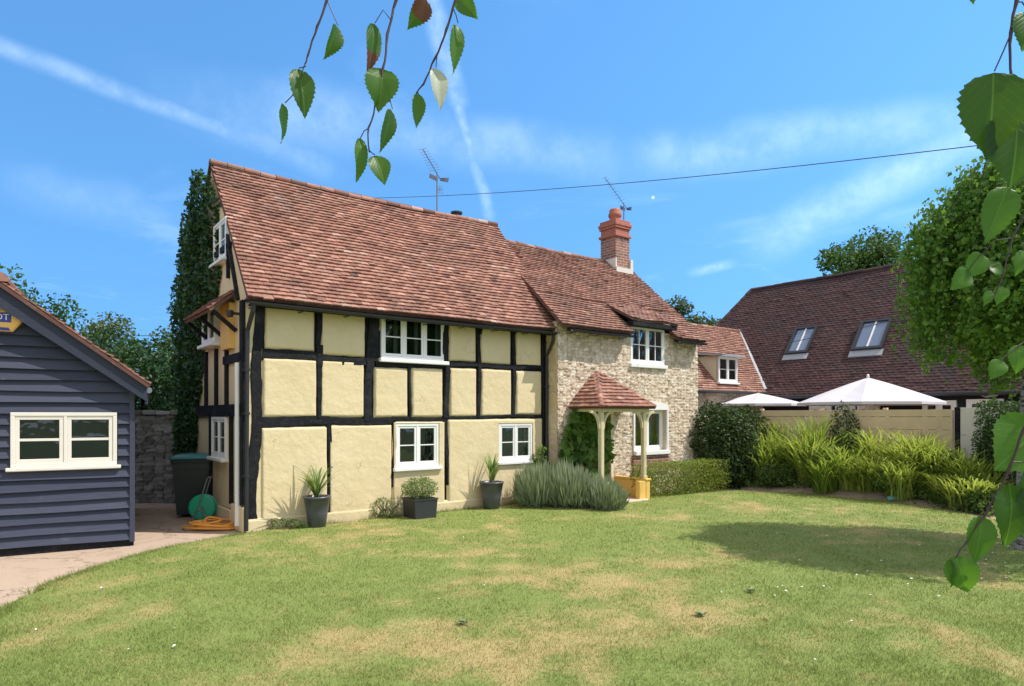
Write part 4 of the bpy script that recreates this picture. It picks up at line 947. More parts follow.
def barn_hit(px, py):
    lo = None
    for t in np.arange(TBW-.3, TBR, .004):
        m = m_at(px, t); z = EZW+SB*(t-TBW); d = abs(z_at(t, m, py)-z)
        if lo is None or d < lo[0]: lo = (d, t, m, z)
    return lo[1:]
nB = Vector((-SB, 0, 1)).normalized(); sB = Vector((1, 0, SB)).normalized()
SKYG = simple('roof_window_glass', (0.10, 0.16, 0.26), 0.06, spec=0.9, var=0.05, bmp=0)
for q in (((798, 331), (815, 330), (807, 353), (790, 352.5)), ((864, 325.5), (890, 321.5), (881, 347.5), (856, 350))):
    P4 = [barn_hit(*p_) for p_ in q]; t0 = (P4[0][0]+P4[1][0])/2; t1 = (P4[2][0]+P4[3][0])/2; mA = (P4[0][1]+P4[3][1])/2; mB = (P4[1][1]+P4[2][1])/2
    mc = (mA+mB)/2; wv = abs(mA-mB); tcn = (t0+t1)/2; hv = abs(t0-t1)*sqrt(1+SB*SB)
    c = Vector((tcn-bx_, mc-by_, EZW+SB*(tcn-TBW))); Ax = Vector((0, -1, 0))
    def bx2(b, u0, u1, v0, v1, h0, h1, mi=0):
        vs = [c+Ax*u+sB*v+nB*h for h in (h0, h1) for (u, v) in ((u0, v0), (u1, v0), (u1, v1), (u0, v1))]
        b.add(vs, [(0, 3, 2, 1), (4, 5, 6, 7), (0, 1, 5, 4), (1, 2, 6, 5), (2, 3, 7, 6), (3, 0, 4, 7)], mi)
    b = MB(); f = .09
    bx2(b, -wv/2-f, wv/2+f, -hv/2-f, -hv/2, .0, .12); bx2(b, -wv/2-f, wv/2+f, hv/2, hv/2+f, .0, .12); bx2(b, -wv/2-f, -wv/2, -hv/2, hv/2, .0, .118); bx2(b, wv/2, wv/2+f, -hv/2, hv/2, .0, .118)
    sk = b.build('roof_window', BLACKP, barn)
    b = MB(); bx2(b, -wv/2, wv/2, -hv/2, hv/2, .03, .07); b.build('pane', SKYG, sk)
    b = MB(); bx2(b, -.025, .025, -hv/2, hv/2, .072, .095); b.build('glazing_bar', WHITE, sk)
    b = MB(); bx2(b, -wv/2-.12, wv/2+.12, -hv/2-.34, -hv/2-f-.005, .0, .055); b.build('lead_apron', LEAD, sk)
# ground floor windows and doors of the barn whose white heads show above the fence
for (pa, pb, zt) in ((810, 832, 2.2), (836, 856, 2.2), (858, 880, 2.2), (923, 957, 2.30), (967, 1004, 2.32)):
    mA, mB = m_at(pa, TBW), m_at(pb, TBW); wv = abs(mA-mB)
    window(barn, 'window', (-.03, (mA+mB)/2-by_, .95), wv, zt-.95, 2, 1, rz=radians(-90), deep=.05, sill=.06, fr=.08, sash=.05, proud=.04)
# metal bird fixed on the boarding
mb_ = m_at(990, TBW-.15); xb, yb, _ = HW(TBW-.12, mb_); zb = z_at(TBW-.12, mb_, 401)
bird = empty('bird_ornament', (xb, yb, zb), ANG-pi/2, 'pale metal long-tailed bird ornament on the black barn boarding above a window', 'ornament')
b = MB(); sc = .0133*1.7
prof = [(-9.5, 1.5, .4), (-7, .3, .7), (-4, -.6, 1.0), (-1, .2, 1.6), (2, 1.6, 2.5), (5, 2.6, 3.0), (7.5, 3.4, 2.3), (8.8, 5.0, 1.2), (9.0, 6.4, 1.1), (9.6, 7.2, 1.0), (10.8, 7.3, .3)]
b.tube([(p[0]*sc, 0, (p[1]+2)*sc+.08) for p in prof], [p[2]*sc for p in prof], 10); b.tube([(-9.5*sc, 0, 3.5*sc+.08), (-10.5*sc, 0, 7*sc+.08), (-8.8*sc, 0, 8*sc+.08)], [.4*sc, .9*sc, .5*sc], 8)
b.build('bird_body', LEAD, bird, smooth=True)
b = MB(); 
for x in (2.5, 5): b.tube([(x*sc, .0, .12), (x*sc+.01, 0, 0)], .010, 6)
b.tube([(-.05, 0, .0), (.22, 0, .0)], .012, 6); b.tube([(.08, 0, 0), (.08, .14, 0)], .012, 6); b.build('stand', LEAD, bird)
# ------------------------------------------------------------------ shed
SHA = radians(30); SC = (-5.53, 9.65)     # right front corner; local x runs left to right with 0 at the corner, y goes back
shed = empty('shed', (SC[0], SC[1], 0), SHA, 'navy weatherboarded shed with a white two-light window and tiled roof', 'shed')
HWD = 1.55; SEZ = 2.42; SRZ = SEZ+HWD*.76; SLEN = 4.5
def shed_px(px, py):   # a point on the shed front
    r_ = (px-CX)/F; s = (r_*SC[1]-SC[0])/(cos(SHA)-r_*sin(SHA)); return s, CZ+(HY-py)/F*(SC[1]+sin(SHA)*s)
wa, wb = shed_px(11, 466), shed_px(117, 413); WS = (wa[0], wb[0], shed_px(64, 466)[1], shed_px(64, 412.5)[1])
b = MB(); r = random.Random(11); z = .10; ex = .152; k = 0
while z < SRZ-.05:
    z1 = z+ex+.03; zm = z+ex/2
    x0, x1 = -2*HWD, 0.0
    if zm > SEZ: q = (zm-SEZ)/.76; x0, x1 = -2*HWD+q, -q
    segs = [(x0, x1)]
    if WS[2]-.06 < zm < WS[3]+.03: segs = [(x0, WS[0]-.01), (WS[1]+.01, x1)]
    for a, c in segs:
        n = max(1, int((c-a)/.35)); b.cur = r.random(); vs = []; w1, w2 = r.uniform(0, 9), r.uniform(.003, .008)
        for i in range(n+1):
            x = a+(c-a)*i/n; wv = w2*sin(w1+x*2.7); vs += [(x, -.068+wv*.5, z+wv), (x, -.004, z1), (x, -.004+wv*.3, z+wv+.002)]
        fs = []
        for i in range(n): q = i*3; fs += [(q, q+3, q+4, q+1), (q+2, q+5, q+3, q)]
        fs += [(0, 1, 2), (n*3, n*3+2, n*3+1)]; b.add(vs, fs)
    z += ex; k += 1
b.build('weatherboards', NAVY, shed, tint=True)
b = MB(); b.prism([(-2*HWD, .0), (0, .0), (0, SEZ), (-HWD, SRZ), (-2*HWD, SEZ)], .02, SLEN); b.build('shed_frame', NAVY, shed, tint=True)
b = MB(); b.box(-.055, .012, -.074, .03, .06, SEZ-.02, 0, .006); b.build('corner_board', NAVY, shed, tint=True)
b = MB(); b.box(-2*HWD, .0, -.03, .01, .0, .12); b.build('sole_plate', TIMBER, shed)
window(shed, 'window', ((WS[0]+WS[1])/2, -.05, WS[2]), WS[1]-WS[0], WS[3]-WS[2], 2, 2, deep=.5, sill=.05, fr=.05, sash=.05, bar=.035, proud=.03, sillout=.03, mat=simple('off_white_frame_paint', (0.74, 0.70, 0.60), 0.5, var=0.08, bmp=0.05))
OV = .20
for s in (-1, 1):   # barge boards and roof slopes
    b = MB(); b.cur = .4; ex0 = -HWD+s*(HWD+.17); zz = SEZ-.17*.76
    vs = [(-HWD, y, SRZ+.03) for y in (-OV, -OV+.03)]+[(-HWD, y, SRZ-.27) for y in (-OV, -OV+.03)]+[(ex0, y, zz+.03) for y in (-OV, -OV+.03)]+[(ex0, y, zz-.20) for y in (-OV, -OV+.03)]
    fs = [(0, 2, 6, 4), (1, 5, 7, 3), (4, 6, 7, 5), (2, 3, 7, 6), (0, 4, 5, 1)]
    b.add(vs, fs); b.build('barge_board', NAVYD, shed, tint=True)
    L_ = sqrt((HWD+.2)**2*(1+.76**2))
    tile_roof('tiled_roof', TILE, shed, (-HWD+s*(HWD+.2), -OV-.04, SEZ-.2*.76+.07), (0, 1, 0), (-s, 0, .76), L_, lambda q: (0, SLEN+.4), seed=50+s)
    b = MB(); b.box(*sorted((-HWD+s*(HWD+.14), -HWD+s*(HWD+.18))), -OV+.031, SLEN, SEZ-.36, SEZ-.12); b.build('eave_board', NAVY, shed, tint=True)
ridge_tiles('ridge_tiles', TILE, shed, (-HWD, -OV-.05, SRZ+.11), (-HWD, SLEN+.1, SRZ+.11), .11, .3, seed=52)
b = MB(); x_ = .19; b.tube([(x_, -OV, SEZ-.16), (x_, SLEN, SEZ-.16)], .045, 8); b.build('gutter', GALV, shed)
# bell box of the alarm
ax, az = shed_px(0, 319.5)
albox = empty('alarm_box', (SC[0]+cos(SHA)*ax, SC[1]+sin(SHA)*ax, az), SHA, 'yellow six-sided alarm box on the navy shed gable', 'alarm box')
ALY = simple('yellow_plastic', (0.80, 0.47, 0.10), 0.4, var=0.04, bmp=0); ALB = simple('blue_print', (0.03, 0.05, 0.28), 0.5, bmp=0); ALW = simple('white_print', (0.8, 0.8, 0.8), 0.5, bmp=0)
hexa = [(-.27, 0), (-.15, -.165), (.15, -.165), (.27, 0), (.15, .165), (-.15, .165)]
b = MB(); b.prism(hexa, -.10, -.02); b.prism([(x*.93, z*.93) for x, z in hexa], -.112, -.098); b.build('cover', ALY, albox)
b = MB(); b.prism([(-.13, -.155), (.13, -.155), (.105, -.115), (-.105, -.115)], -.1155, -.11); b.build('blue_band', ALB, albox)
b = MB(); b.box(-.135, .135, -.1165, -.111, -.045, .085, 0, .003); b.build('logo_panel', ALB, albox)
def text(name, s, parent, size, loc, mat, ex=.002):
    cu = bpy.data.curves.new(name, 'FONT'); cu.body = s; cu.size = size; cu.align_x = 'CENTER'; cu.align_y = 'CENTER'; cu.extrude = ex
    o = bpy.data.objects.new(name, cu); COL.objects.link(o); dg = bpy.context.evaluated_depsgraph_get(); me = bpy.data.meshes.new_from_object(o.evaluated_get(dg)); bpy.data.objects.remove(o)
    me.materials.clear(); me.materials.append(mat); q = link(name, me, parent, loc); q.rotation_euler = (radians(90), 0, 0); return q
text('lettering', 'ADT', albox, .115, (0, -.118, .02), ALW)
# things on the shed window board
sh_in = Matrix.Translation((SC[0], SC[1], 0)) @ Matrix.Rotation(SHA, 4, 'Z')
def in_shed(x, y, z): return sh_in @ Vector((x, y, z))
wz_ = WS[2]+.12
b = MB(); b.box(WS[0]+.1, WS[1]-.05, .10, .34, -.03, .0); b.build('shelf', CREAMP, shed, (0, 0, wz_))
BLU = simple('blue_card', (0.12, 0.25, 0.55), 0.6, bmp=0); YEL = simple('yellow_bottle_plastic', (0.75, 0.42, 0.03), 0.45, bmp=0)
e = empty('tin_box', in_shed(WS[1]-.62, .20, wz_), SHA, 'blue and white box inside the shed window', 'box')
b = MB(); b.box(-.20, .14, -.06, .06, 0, .13, 0, .006); b.build('box_body', BLU, e)
b = MB(); b.box(-.205, .145, -.065, .065, .13, .17, 0, .006); b.build('lid', ALW, e)
e = empty('bottle', in_shed(WS[1]-.17, .19, wz_), SHA, 'yellow plastic bottle inside the shed window', 'bottle')
b = MB(); b.lathe([(.055, 0), (.06, .02), (.06, .12), (.045, .15), (.022, .165), (.022, .18)], 14); b.build('bottle_body', YEL, e, smooth=True)
b = MB(); b.lathe([(.026, .18), (.026, .205), (.02, .21)], 12); b.build('cap', ALB, e)

# ------------------------------------------------------------------ alley: garden wall, bin, hose
ALX = HW(0, DEP)
gwall = empty('garden_wall', (ALX[0]-3.4, ALX[1]+.35, 0), radians(-4), 'grey rubble garden wall closing the shaded alley', 'wall')
stone_sheet('wall_face', STONEG, gwall, 0, 3.42, 0, 1.9, 0, seed=33, step=.03, sx=.22, sz=.09, top=.06, ret=.35)
b = MB(); r = random.Random(3); x = 0
while x < 3.4: l = r.uniform(.2, .4); b.cur = (r.random(), .8, .5); b.box(x, min(x+l-.01, 3.42), -.05, .40, 1.905, 1.96+r.uniform(0, .05), 0, .015); x += l
b.build('coping', STONEG, gwall, tint=True)
BINM = simple('dark_green_plastic', (0.016, 0.030, 0.026), 0.45, var=0.15); LIDM = simple('teal_plastic', (0.03, 0.16, 0.17), 0.4, var=0.15)
gx_, gy_, _ = gnd(194, 516); bn = empty('wheelie_bin', (gx_, gy_+.1, .0), radians(18), 'dark wheelie bin with a teal lid standing in the alley', 'wheelie bin')
b = MB()
def frust(b, x0, x1, y0, y1, z0, X0, X1, Y0, Y1, z1):
    b.add([(x0, y0, z0), (x1, y0, z0), (x1, y1, z0), (x0, y1, z0), (X0, Y0, z1), (X1, Y0, z1), (X1, Y1, z1), (X0, Y1, z1)], [(0, 3, 2, 1), (4, 5, 6, 7), (0, 1, 5, 4), (1, 2, 6, 5), (2, 3, 7, 6), (3, 0, 4, 7)])
frust(b, -.30, .30, -.26, .30, .06, -.36, .36, -.36, .40, 1.02); b.box(-.39, .39, -.39, .43, 1.02, 1.08, 0, .02); frust(b, -.2, .2, -.27, -.25, .2, -.24, .24, -.365, -.34, .9)
b.build('bin_body', BINM, bn)
b = MB(); b.box(-.40, .40, -.42, .42, 1.082, 1.13, 0, .02); frust(b, -.36, .36, -.38, .40, 1.13, -.28, .28, -.30, .34, 1.17); b.build('lid', LIDM, bn)
for s in (-1, 1):
    b = MB(); b.lathe([(.10, -.03), (.11, -.02), (.11, .02), (.10, .03)], 18); o = b.build('wheel', BLACKP, bn, (s*.33, .30, .11)); o.rotation_euler = (0, radians(90), 0)
b = MB(); b.tube([(-.34, .44, 1.05), (.34, .44, 1.05)], .018, 8); b.build('handle', BINM, bn)
# hose reel leaning by the wall
HG = simple('green_plastic', (0.01, 0.33, 0.17), 0.35, var=0.1); OR = simple('orange_rubber', (0.80, 0.34, 0.05), 0.5, var=0.2)
hx_, hy_, _ = gnd(203, 522); hr = empty('hose_reel', (hx_, hy_, 0), radians(8), 'green plastic hose reel on a wire stand beside the bin', 'hose reel')
b = MB(); 
for y in (-.07, .07): b.lathe([(.21, -.012), (.225, 0), (.21, .012), (.05, .016)], 26)
me_parts = []
for y in (-.07, .07):
    b = MB(); b.lathe([(.04, -.02), (.20, -.012), (.225, 0), (.20, .012), (.04, .02)], 28); o = b.build('reel_disc', HG, hr, (0, y, .27)); o.rotation_euler = (radians(90), 0, 0)
    for k in range(6): pass
b = MB(); b.lathe([(.10, -.06), (.10, .06)], 18); o = b.build('drum', HG, hr, (0, 0, .27)); o.rotation_euler = (radians(90), 0, 0)
b = MB(); 
for y in (-.10, .10): b.tube([(-.16, y, .01), (-.05, y, .27), (.10, y+.0, .78), (.13, y, .80)], .012, 8); b.tube([(-.05, y, .27), (.17, y, .01)], .012, 8)
b.tube([(.13, -.10, .80), (.13, .10, .80)], .014, 8); b.tube([(0, -.12, .27), (0, .12, .27)], .014, 8); b.tube([(-.16, -.1, .012), (-.16, .1, .012)], .012, 8); b.tube([(.17, -.1, .012), (.17, .1, .012)], .012, 8)
b.build('stand', GALV, hr)
b = MB(); b.tube([(0, -.10, .27), (.02, -.13, .27), (.05, -.13, .12)], .012, 8); b.build('crank', GALV, hr)
hx_, hy_, _ = gnd(211, 529); r = random.Random(9); pts = []
for i in range(230):
    a = i*.21; k = i/230; R_ = .20+.10*sin(i*.05+1)+.05*sin(i*.031)+r.uniform(-.004, .004)
    pts.append((hx_+R_*1.45*cos(a)+.05*sin(i*.013)+.02*sin(i*.3), hy_+R_*.85*sin(a)+.04*cos(i*.021), .02+.20*k*(.6+.4*sin(i*.11))+.012*sin(i*.37)))
pts += [(hx_+.42, hy_-.02, .02), (hx_+.55, hy_+.10, .02), (hx_+.60, hy_+.16, .10)]
b = MB(); b.tube(pts, .019, 6); props(b.build('garden_hose', OR, smooth=True), 'coiled orange garden hose heaped on the paving', 'hose')

# ------------------------------------------------------------------ fence of pale sleepers
FT = 13.8; F0, F1 = -.55, -7.0
FENCE = simple('weathered_pale_timber', (0.66, 0.50, 0.31), 0.85, var=0.25, scale=3, bmp=0.6, bs=14)
FENCE2 = simple('pale_concrete_panel', (0.74, 0.67, 0.57), 0.9, var=0.1, bmp=0.3, bs=30)
fe = empty('sleeper_fence', HW(FT, F0), ANG-pi/2, 'pale horizontal board fence behind the sunny flower bed', 'fence')
FL = F0-F1; postm = m_at(957.5, FT); pl_ = F0-postm; ztop = 2.07
b = MB(); r = random.Random(6); z = 0.03; hts = [.36, .40, .37, .40, .30, .17]
for k, h_ in enumerate(hts):
    x = 0.0
    while x < pl_-.08:
        l = r.uniform(2.0, 2.7); xe = min(x+l, pl_-.08); 
        if pl_-.08-xe < .6: xe = pl_-.08
        o_ = r.uniform(-.006, .006); b.cur = (r.random(), r.random(), .5); b.box(x+.002, xe-.002, -.03+o_, .03+o_, z+.004, min(z+h_, ztop)-.004, 0, .006); x = xe
    z += h_
b.build('boards', FENCE, fe)
for x in (0.0, pl_*.36, pl_*.68, pl_): b = MB(); b.box(x-.05, x+.05, -.045 if x == pl_ else .032, .12, 0, ztop+.005, 0, .008); b.build('post', TIMBER if x == pl_ else FENCE, fe)
b = MB()
for z0_, z1_ in ((0, .9), (.905, 1.45), (1.455, ztop)): b.box(pl_+.06, FL+3.0, -.02, .05, z0_, z1_-.004, 0, .006)
b.build('end_panel', FENCE2, fe)['label'] = 'paler panel beyond the dark post'

# ------------------------------------------------------------------ parasols
def parasol(x, y, rad, zr, za, label, seed, n=8):
    e = empty('parasol', (x, y, 0), radians(12+seed*9), label, 'parasol', 'off-white parasols on the terrace')
    b = MB(); vs = [(0, 0, za)]; seg = 4
    for j in range(1, seg+1):
        f = j/seg
        for k in range(n*2):
            a = pi*k/n; rr = rad*f*(1 if k % 2 == 0 else cos(pi/n)*.985); zz = za-(za-zr)*(f**1.08)-(.035*sin(pi*f) if k % 2 else 0); vs.append((rr*cos(a), rr*sin(a), zz))
    m2 = n*2; fs = [(0, 1+k, 1+(k+1) % m2) for k in range(m2)]
    for j in range(seg-1):
        for k in range(m2): p_ = 1+j*m2; fs.append((p_+k, p_+m2+k, p_+m2+(k+1) % m2, p_+(k+1) % m2))
    q = len(vs); vs += [(p_[0]*.997, p_[1]*.997, p_[2]-.008) for p_ in vs]; fs += [tuple(q+i for i in f[::-1]) for f in fs]
    lo = 1+(seg-1)*m2
    fs += [(lo+k, q+lo+k, q+lo+(k+1) % m2, lo+(k+1) % m2) for k in range(m2)]
    b.add(vs, fs); can = b.build('canopy', FABRIC, e)
    b = MB()
    for k in range(m2):
        a0, a1 = vs[lo+k], vs[lo+(k+1) % m2]; dz = -.07
        b.add([a0, a1, (a1[0], a1[1], a1[2]+dz), (a0[0], a0[1], a0[2]+dz), (a0[0]*.995, a0[1]*.995, a0[2]), (a1[0]*.995, a1[1]*.995, a1[2]), (a1[0]*.995, a1[1]*.995, a1[2]+dz), (a0[0]*.995, a0[1]*.995, a0[2]+dz)], [(0, 3, 2, 1), (4, 5, 6, 7), (3, 7, 6, 2)])
    b.build('valance', FABRIC, can)
    b = MB(); b.tube([(0, 0, .05), (0, 0, za+.03)], .026, 10); b.lathe([(.02, 0), (.04, .02), (.03, .07), (.0, .10)], 10, (0, 0, za+.0)); b.build('pole', WOOD if seed else WHITE, e)
    for k in range(n):
        a = 2*pi*k/n; b = MB(); b.tube([(.03*cos(a), .03*sin(a), za-.05), (rad*.97*cos(a), rad*.97*sin(a), zr-.012)], .009, 6); b.tube([(.03*cos(a), .03*sin(a), zr-.1), (rad*.5*cos(a), rad*.5*sin(a), (za+zr)/2-.03)], .007, 6); b.build('rib', WHITE, e)
    b = MB(); b.lathe([(.28, 0), (.28, .05), (.06, .07), (.04, .30)], 18); b.build('base', BLACKP, e)
PTN = 15.55
m_ = m_at(868, PTN); x, y, _ = HW(PTN, m_); parasol(x, y, 66/F*y, z_at(PTN, m_, 402.5), z_at(PTN, m_, 377.5), 'large off-white parasol above the middle of the pale fence', 0)
m_ = m_at(758, PTN+.2); x, y, _ = HW(PTN+.2, m_); parasol(x, y, 44/F*y, z_at(PTN+.2, m_, 404), z_at(PTN+.2, m_, 393), 'smaller, lower off-white parasol beside the stone wing', 1)

# ------------------------------------------------------------------ overhead wires
def wire(a, c, sag, rad, name, label):
    a, c = Vector(a), Vector(c); b = MB(); n = 24
    b.tube([a+(c-a)*(i/n)-Vector((0, 0, sag*4*(i/n)*(1-i/n))) for i in range(n+1)], rad, 5); return props(b.build(name, BLACKP), label, 'cable')
wire(at(300, 198, 30), at(1040, 138, 12), .35, .010, 'overhead_cable', 'long thin overhead cable crossing the sky above the roofs')
wire(at(708, 357, HW(14, MW-.3)[1]), at(930, 312, 18.3), .06, .010, 'service_cable', 'thin cable slung from the wing dormer across the barn roof')
wire(at(-30, 334, 40), at(220, 334.5, 40), .1, .02, 'distant_cable', 'far thin cable between the trees behind the shed')
# ------------------------------------------------------------------ plants: helpers
def unit(v): return v/np.maximum(np.linalg.norm(v, axis=-1, keepdims=True), 1e-9)
def leaves(P, size, r, outward=None, tilt=.9, aspect=.62, droop=0.0):
    """one folded leaf (two faces on a shared midrib) at every point"""
    n = len(P); sz = size*(.6+.8*r.random(n))
    N = unit(r.normal(size=(n, 3))*tilt+(outward if outward is not None else 0)+np.array([0, 0, .35]))
    a = unit(np.cross(N, r.normal(size=(n, 3)))); 
    if droop: a = unit(a+np.array([0, 0, -droop])); N = unit(N-a*(N*a).sum(1, keepdims=True))
    b = np.cross(N, a); L = sz[:, None]; Wd = L*aspect*.5
    base = P-a*L*.5; tip = P+a*L*.5; l = P-b*Wd+N*L*.10-a*L*.08; q = P+b*Wd+N*L*.10-a*L*.08
    return np.stack([base, l, tip, q], 1).reshape(-1, 3)
def quads(n): return np.arange(n*4).reshape(-1, 4)
def tri_faces(n):
    k = np.arange(n)[:, None]*4; return np.concatenate([k+np.array([[0, 2, 1]]), k+np.array([[0, 3, 2]])])
def leaf_obj(name, P, size, mat, parent, r, outward=None, tone=None, **kw):
    V = leaves(P, size, r, outward, **kw); n = len(P)
    t = np.clip((tone if tone is not None else .5)+r.normal(0, .2, n), 0, 1)
    tint = np.repeat(np.stack([t, r.random(n), r.random(n)], 1), 4, 0)
    return np_mesh(name, V, tri_faces(n), mat, parent, tint=tint)
def limb(b, p, q, r0, r1, wob=.08, n=5, rr=None):
    rr = rr or R; p, q = Vector(p), Vector(q); L = (q-p).length
    pts = [p+(q-p)*(i/n)+(Vector((rr.gauss(0, 1), rr.gauss(0, 1), rr.gauss(0, .6)))*wob*L*.3 if 0 < i < n else Vector()) for i in range(n+1)]
    b.tube(pts, [r0+(r1-r0)*i/n for i in range(n+1)], 7)
def tree(loc, h, cr, trunk_h, label, mat, seed, n=9000, leaf=.16, nclump=40, squash=1.0, name='tree', cat='tree', lo=.25, bark=BARK, tr=.16, clr=.33):
    r = np.random.default_rng(seed); rr = random.Random(seed); e = empty(name, loc, 0, label, cat)
    cz = trunk_h+(h-trunk_h)*.52; rz_ = (h-trunk_h)*.5*squash
    u = unit(r.normal(size=(nclump, 3))); rad = (.45+.55*r.random(nclump)**.6)
    lump = 1+.22*(vnoise(u[:, 0]*2+seed, u[:, 2]*2, seed)-.5)*2
    C_ = u*rad[:, None]*lump[:, None]*np.array([cr, cr, rz_])*.82+np.array([0, 0, cz])
    b = MB(); b.tube([(0, 0, -.1), (rr.uniform(-.06, .06), 0, trunk_h*.5), (rr.uniform(-.1, .1), rr.uniform(-.1, .1), trunk_h), (0, 0, cz)], [tr*1.35, tr, tr*.85, tr*.4], 10)
    for c in C_[:min(nclump, 22)]: limb(b, (0, 0, trunk_h+rr.uniform(-.1, .6)*min(1, rz_)), c, tr*.38, .02, .12, 5, rr)
    b.build('trunk', bark, e)
    k = r.integers(0, nclump, n); cs = cr*clr*(.6+.8*r.random(nclump))
    d = unit(r.normal(size=(n, 3)))*(r.random(n)**.45)[:, None]; P = C_[k]+d*cs[k][:, None]*np.array([1, 1, .75])
    P = P[P[:, 2] > trunk_h*.6]; nn = len(P); kk = k[:nn]
    out = unit(P-np.array([0, 0, cz]))*.6
    tone = .42+.16*(r.random(nclump)-.5)[k[:nn]]*2
    leaf_obj('crown', P, leaf, mat, e, r, out, tone); return e
def bush(loc, dims, label, mat, seed, n=3500, leaf=.07, name='shrub', cat='shrub', group=None, core=True, stems=True, flowers=None, rz=0.0, boxy=0.0, topn=0, droop=0.0, flowermat=None):
    r = np.random.default_rng(seed); rr = random.Random(seed); e = empty(name, loc, rz, label, cat, group); dx, dy, dz = dims
    u = unit(r.normal(size=(n, 3))); 
    if boxy: m_ = np.max(np.abs(u), axis=1, keepdims=True); u = u*(1-boxy)+u/m_*boxy
    rad = .55+.5*r.random(n)**.55; lump = 1+.30*(fbm(u[:, 0]*2.2+u[:, 1]*1.3+seed, u[:, 2]*2.2-u[:, 1]*.9, seed, 3)-.5)*(1-.75*boxy)*2
    P = u*rad[:, None]*lump[:, None]*np.array([dx, dy, dz])*.5; P[:, 2] += dz*.5; P[:, 2] = np.abs(P[:, 2])
    leaf_obj('foliage', P, leaf, mat, e, r, u*.8, None, droop=droop)
    if stems:
        b = MB()
        for k in range(14): q = P[r.integers(0, len(P))]; limb(b, (rr.uniform(-.1, .1)*dx, rr.uniform(-.1, .1)*dy, 0), q*.95, .016, .005, .1, 4, rr)
        b.build('stems', BARK, e)
    if flowers:
        idx = [i for i in range(len(P)) if rad[i] > .98 and P[i][2] > dz*.4]
        for j in range(min(flowers, len(idx))):
            p = P[idx[(j*37) % len(idx)]]*1.04; b = MB()
            for k in range(5):
                a = 2*pi*k/5+j; b.add([p, p+np.array([.035*cos(a-.5), .035*sin(a-.5), .015]), p+np.array([.05*cos(a), .05*sin(a), .01]), p+np.array([.035*cos(a+.5), .035*sin(a+.5), .015])], [(0, 1, 2, 3)])
            b.build('flower', flowermat or PETAL, e)
    return e
def ribbons(n, r, base_r, h, spread, wd, seg=6, fan=None, curl=1.0, bz=0.0):
    az = r.random(n)*2*pi; hh_ = h*(.55+.55*r.random(n)); sp = spread*(.25+.9*r.random(n)); br = base_r*np.sqrt(r.random(n)); ba = r.random(n)*2*pi
    az = az*.6+ba*.4 if fan is None else az
    u = np.linspace(0, 1, seg+1)[None, :]
    out = sp[:, None]*(u**1.6); z = hh_[:, None]*(u*1.35-.55*curl*(u**2.6))*(1/(1.35-.55*curl) if curl < .9 else 1.1)+bz
    cx_ = (br*np.cos(ba))[:, None]+out*np.cos(az)[:, None]; cy_ = (br*np.sin(ba))[:, None]+out*np.sin(az)[:, None]
    w_ = wd*(.6+.7*r.random(n))[:, None]*np.minimum(1, (1-u)*2.2+.02)*np.minimum(1, .55+u*1.5)
    px_, py_ = -np.sin(az)[:, None]*w_*.5, np.cos(az)[:, None]*w_*.5
    Lp = np.stack([cx_-px_, cy_-py_, z], 2); Rp = np.stack([cx_+px_, cy_+py_, z], 2)
    V = np.stack([Lp, Rp], 2).reshape(-1, 3); k = np.arange(n)[:, None]*(2*(seg+1)); s = np.arange(seg)[None, :]*2
    f = (k+s).reshape(-1, 1)+np.array([[0, 1, 3, 2]]); t = np.clip(.5+r.normal(0, .22, n), 0, 1)
    tone = np.repeat(np.stack([t, r.random(n), r.random(n)], 1), 2*(seg+1), 0)
    return V, f, tone
def clump(loc, n, base_r, h, spread, wd, label, mat, seed, name='strap_leaved_clump', cat='plant', group=None, curl=1.0, tn=0.0, stalks=0, stalk_h=1.3, stalkmat=None):
    r = np.random.default_rng(seed); e = empty(name, loc, 0, label, cat, group)
    V, f, t = ribbons(n, r, base_r, h, spread, wd, curl=curl); t[:, 0] = np.clip(t[:, 0]+tn, 0, 1); np_mesh('foliage', V, f, mat, e, tint=t, smooth=True)
    if stalks:
        V, f, t = ribbons(stalks, r, base_r*.8, stalk_h, spread*.7, .012, curl=.5); np_mesh('flower_stalks', V, f, stalkmat or SEED, e, tint=t)
    return e

# ------------------------------------------------------------------ trees
tree((at(110, 330, 27).x, 27, 0), 5.7, 2.3, 1.0, 'rounded green tree behind the shed, left of the cottage', L_OLIVE, 101, n=9000, leaf=.15)
tree((at(22, 300, 22).x-.3, 22, 0), 7.3, 2.5, 1.2, 'green tree just showing over the shed roof at the left edge', L_TREE, 102, n=8000, leaf=.14)
tree((at(172, 350, 20).x, 20.5, 0), 4.6, 1.5, .8, 'pale green bushy tree beside the ivy at the back of the alley', L_OLIVE, 103, n=8000, leaf=.12)
tree((at(187, 320, 23).x, 24, 0), 5.8, .8, 1.4, 'narrow dark conifer tip behind the ivy', L_IVY, 109, n=4000, leaf=.12)
tree((at(687, 315, 34).x, 34, 0), 8.0, 2.1, 2.0, 'olive green tree rising between the cottage and the barn', L_OLIVE, 104, n=10000, leaf=.17)
tree((at(868, 270, 33).x+.2, 33, 0), 11.3, 3.4, 4.0, 'tall spreading green tree behind the barn ridge', L_TREE, 105, n=13000, leaf=.20, nclump=34, clr=.30)
# dark overgrown growth over the garden wall
bush((ALX[0]-1.7, ALX[1]+1.2, 0), (4.2, 2.0, 3.7), 'dark overgrown shrub behind the garden wall in the alley', L_IVY, 106, n=13000, leaf=.10)
bush((at(150, 395, 16.5).x, 15.6, 1.85), (1.9, .9, 1.0), 'dark ivy mound spilling over the garden wall top', L_IVY, 107, n=4200, leaf=.08, stems=False)
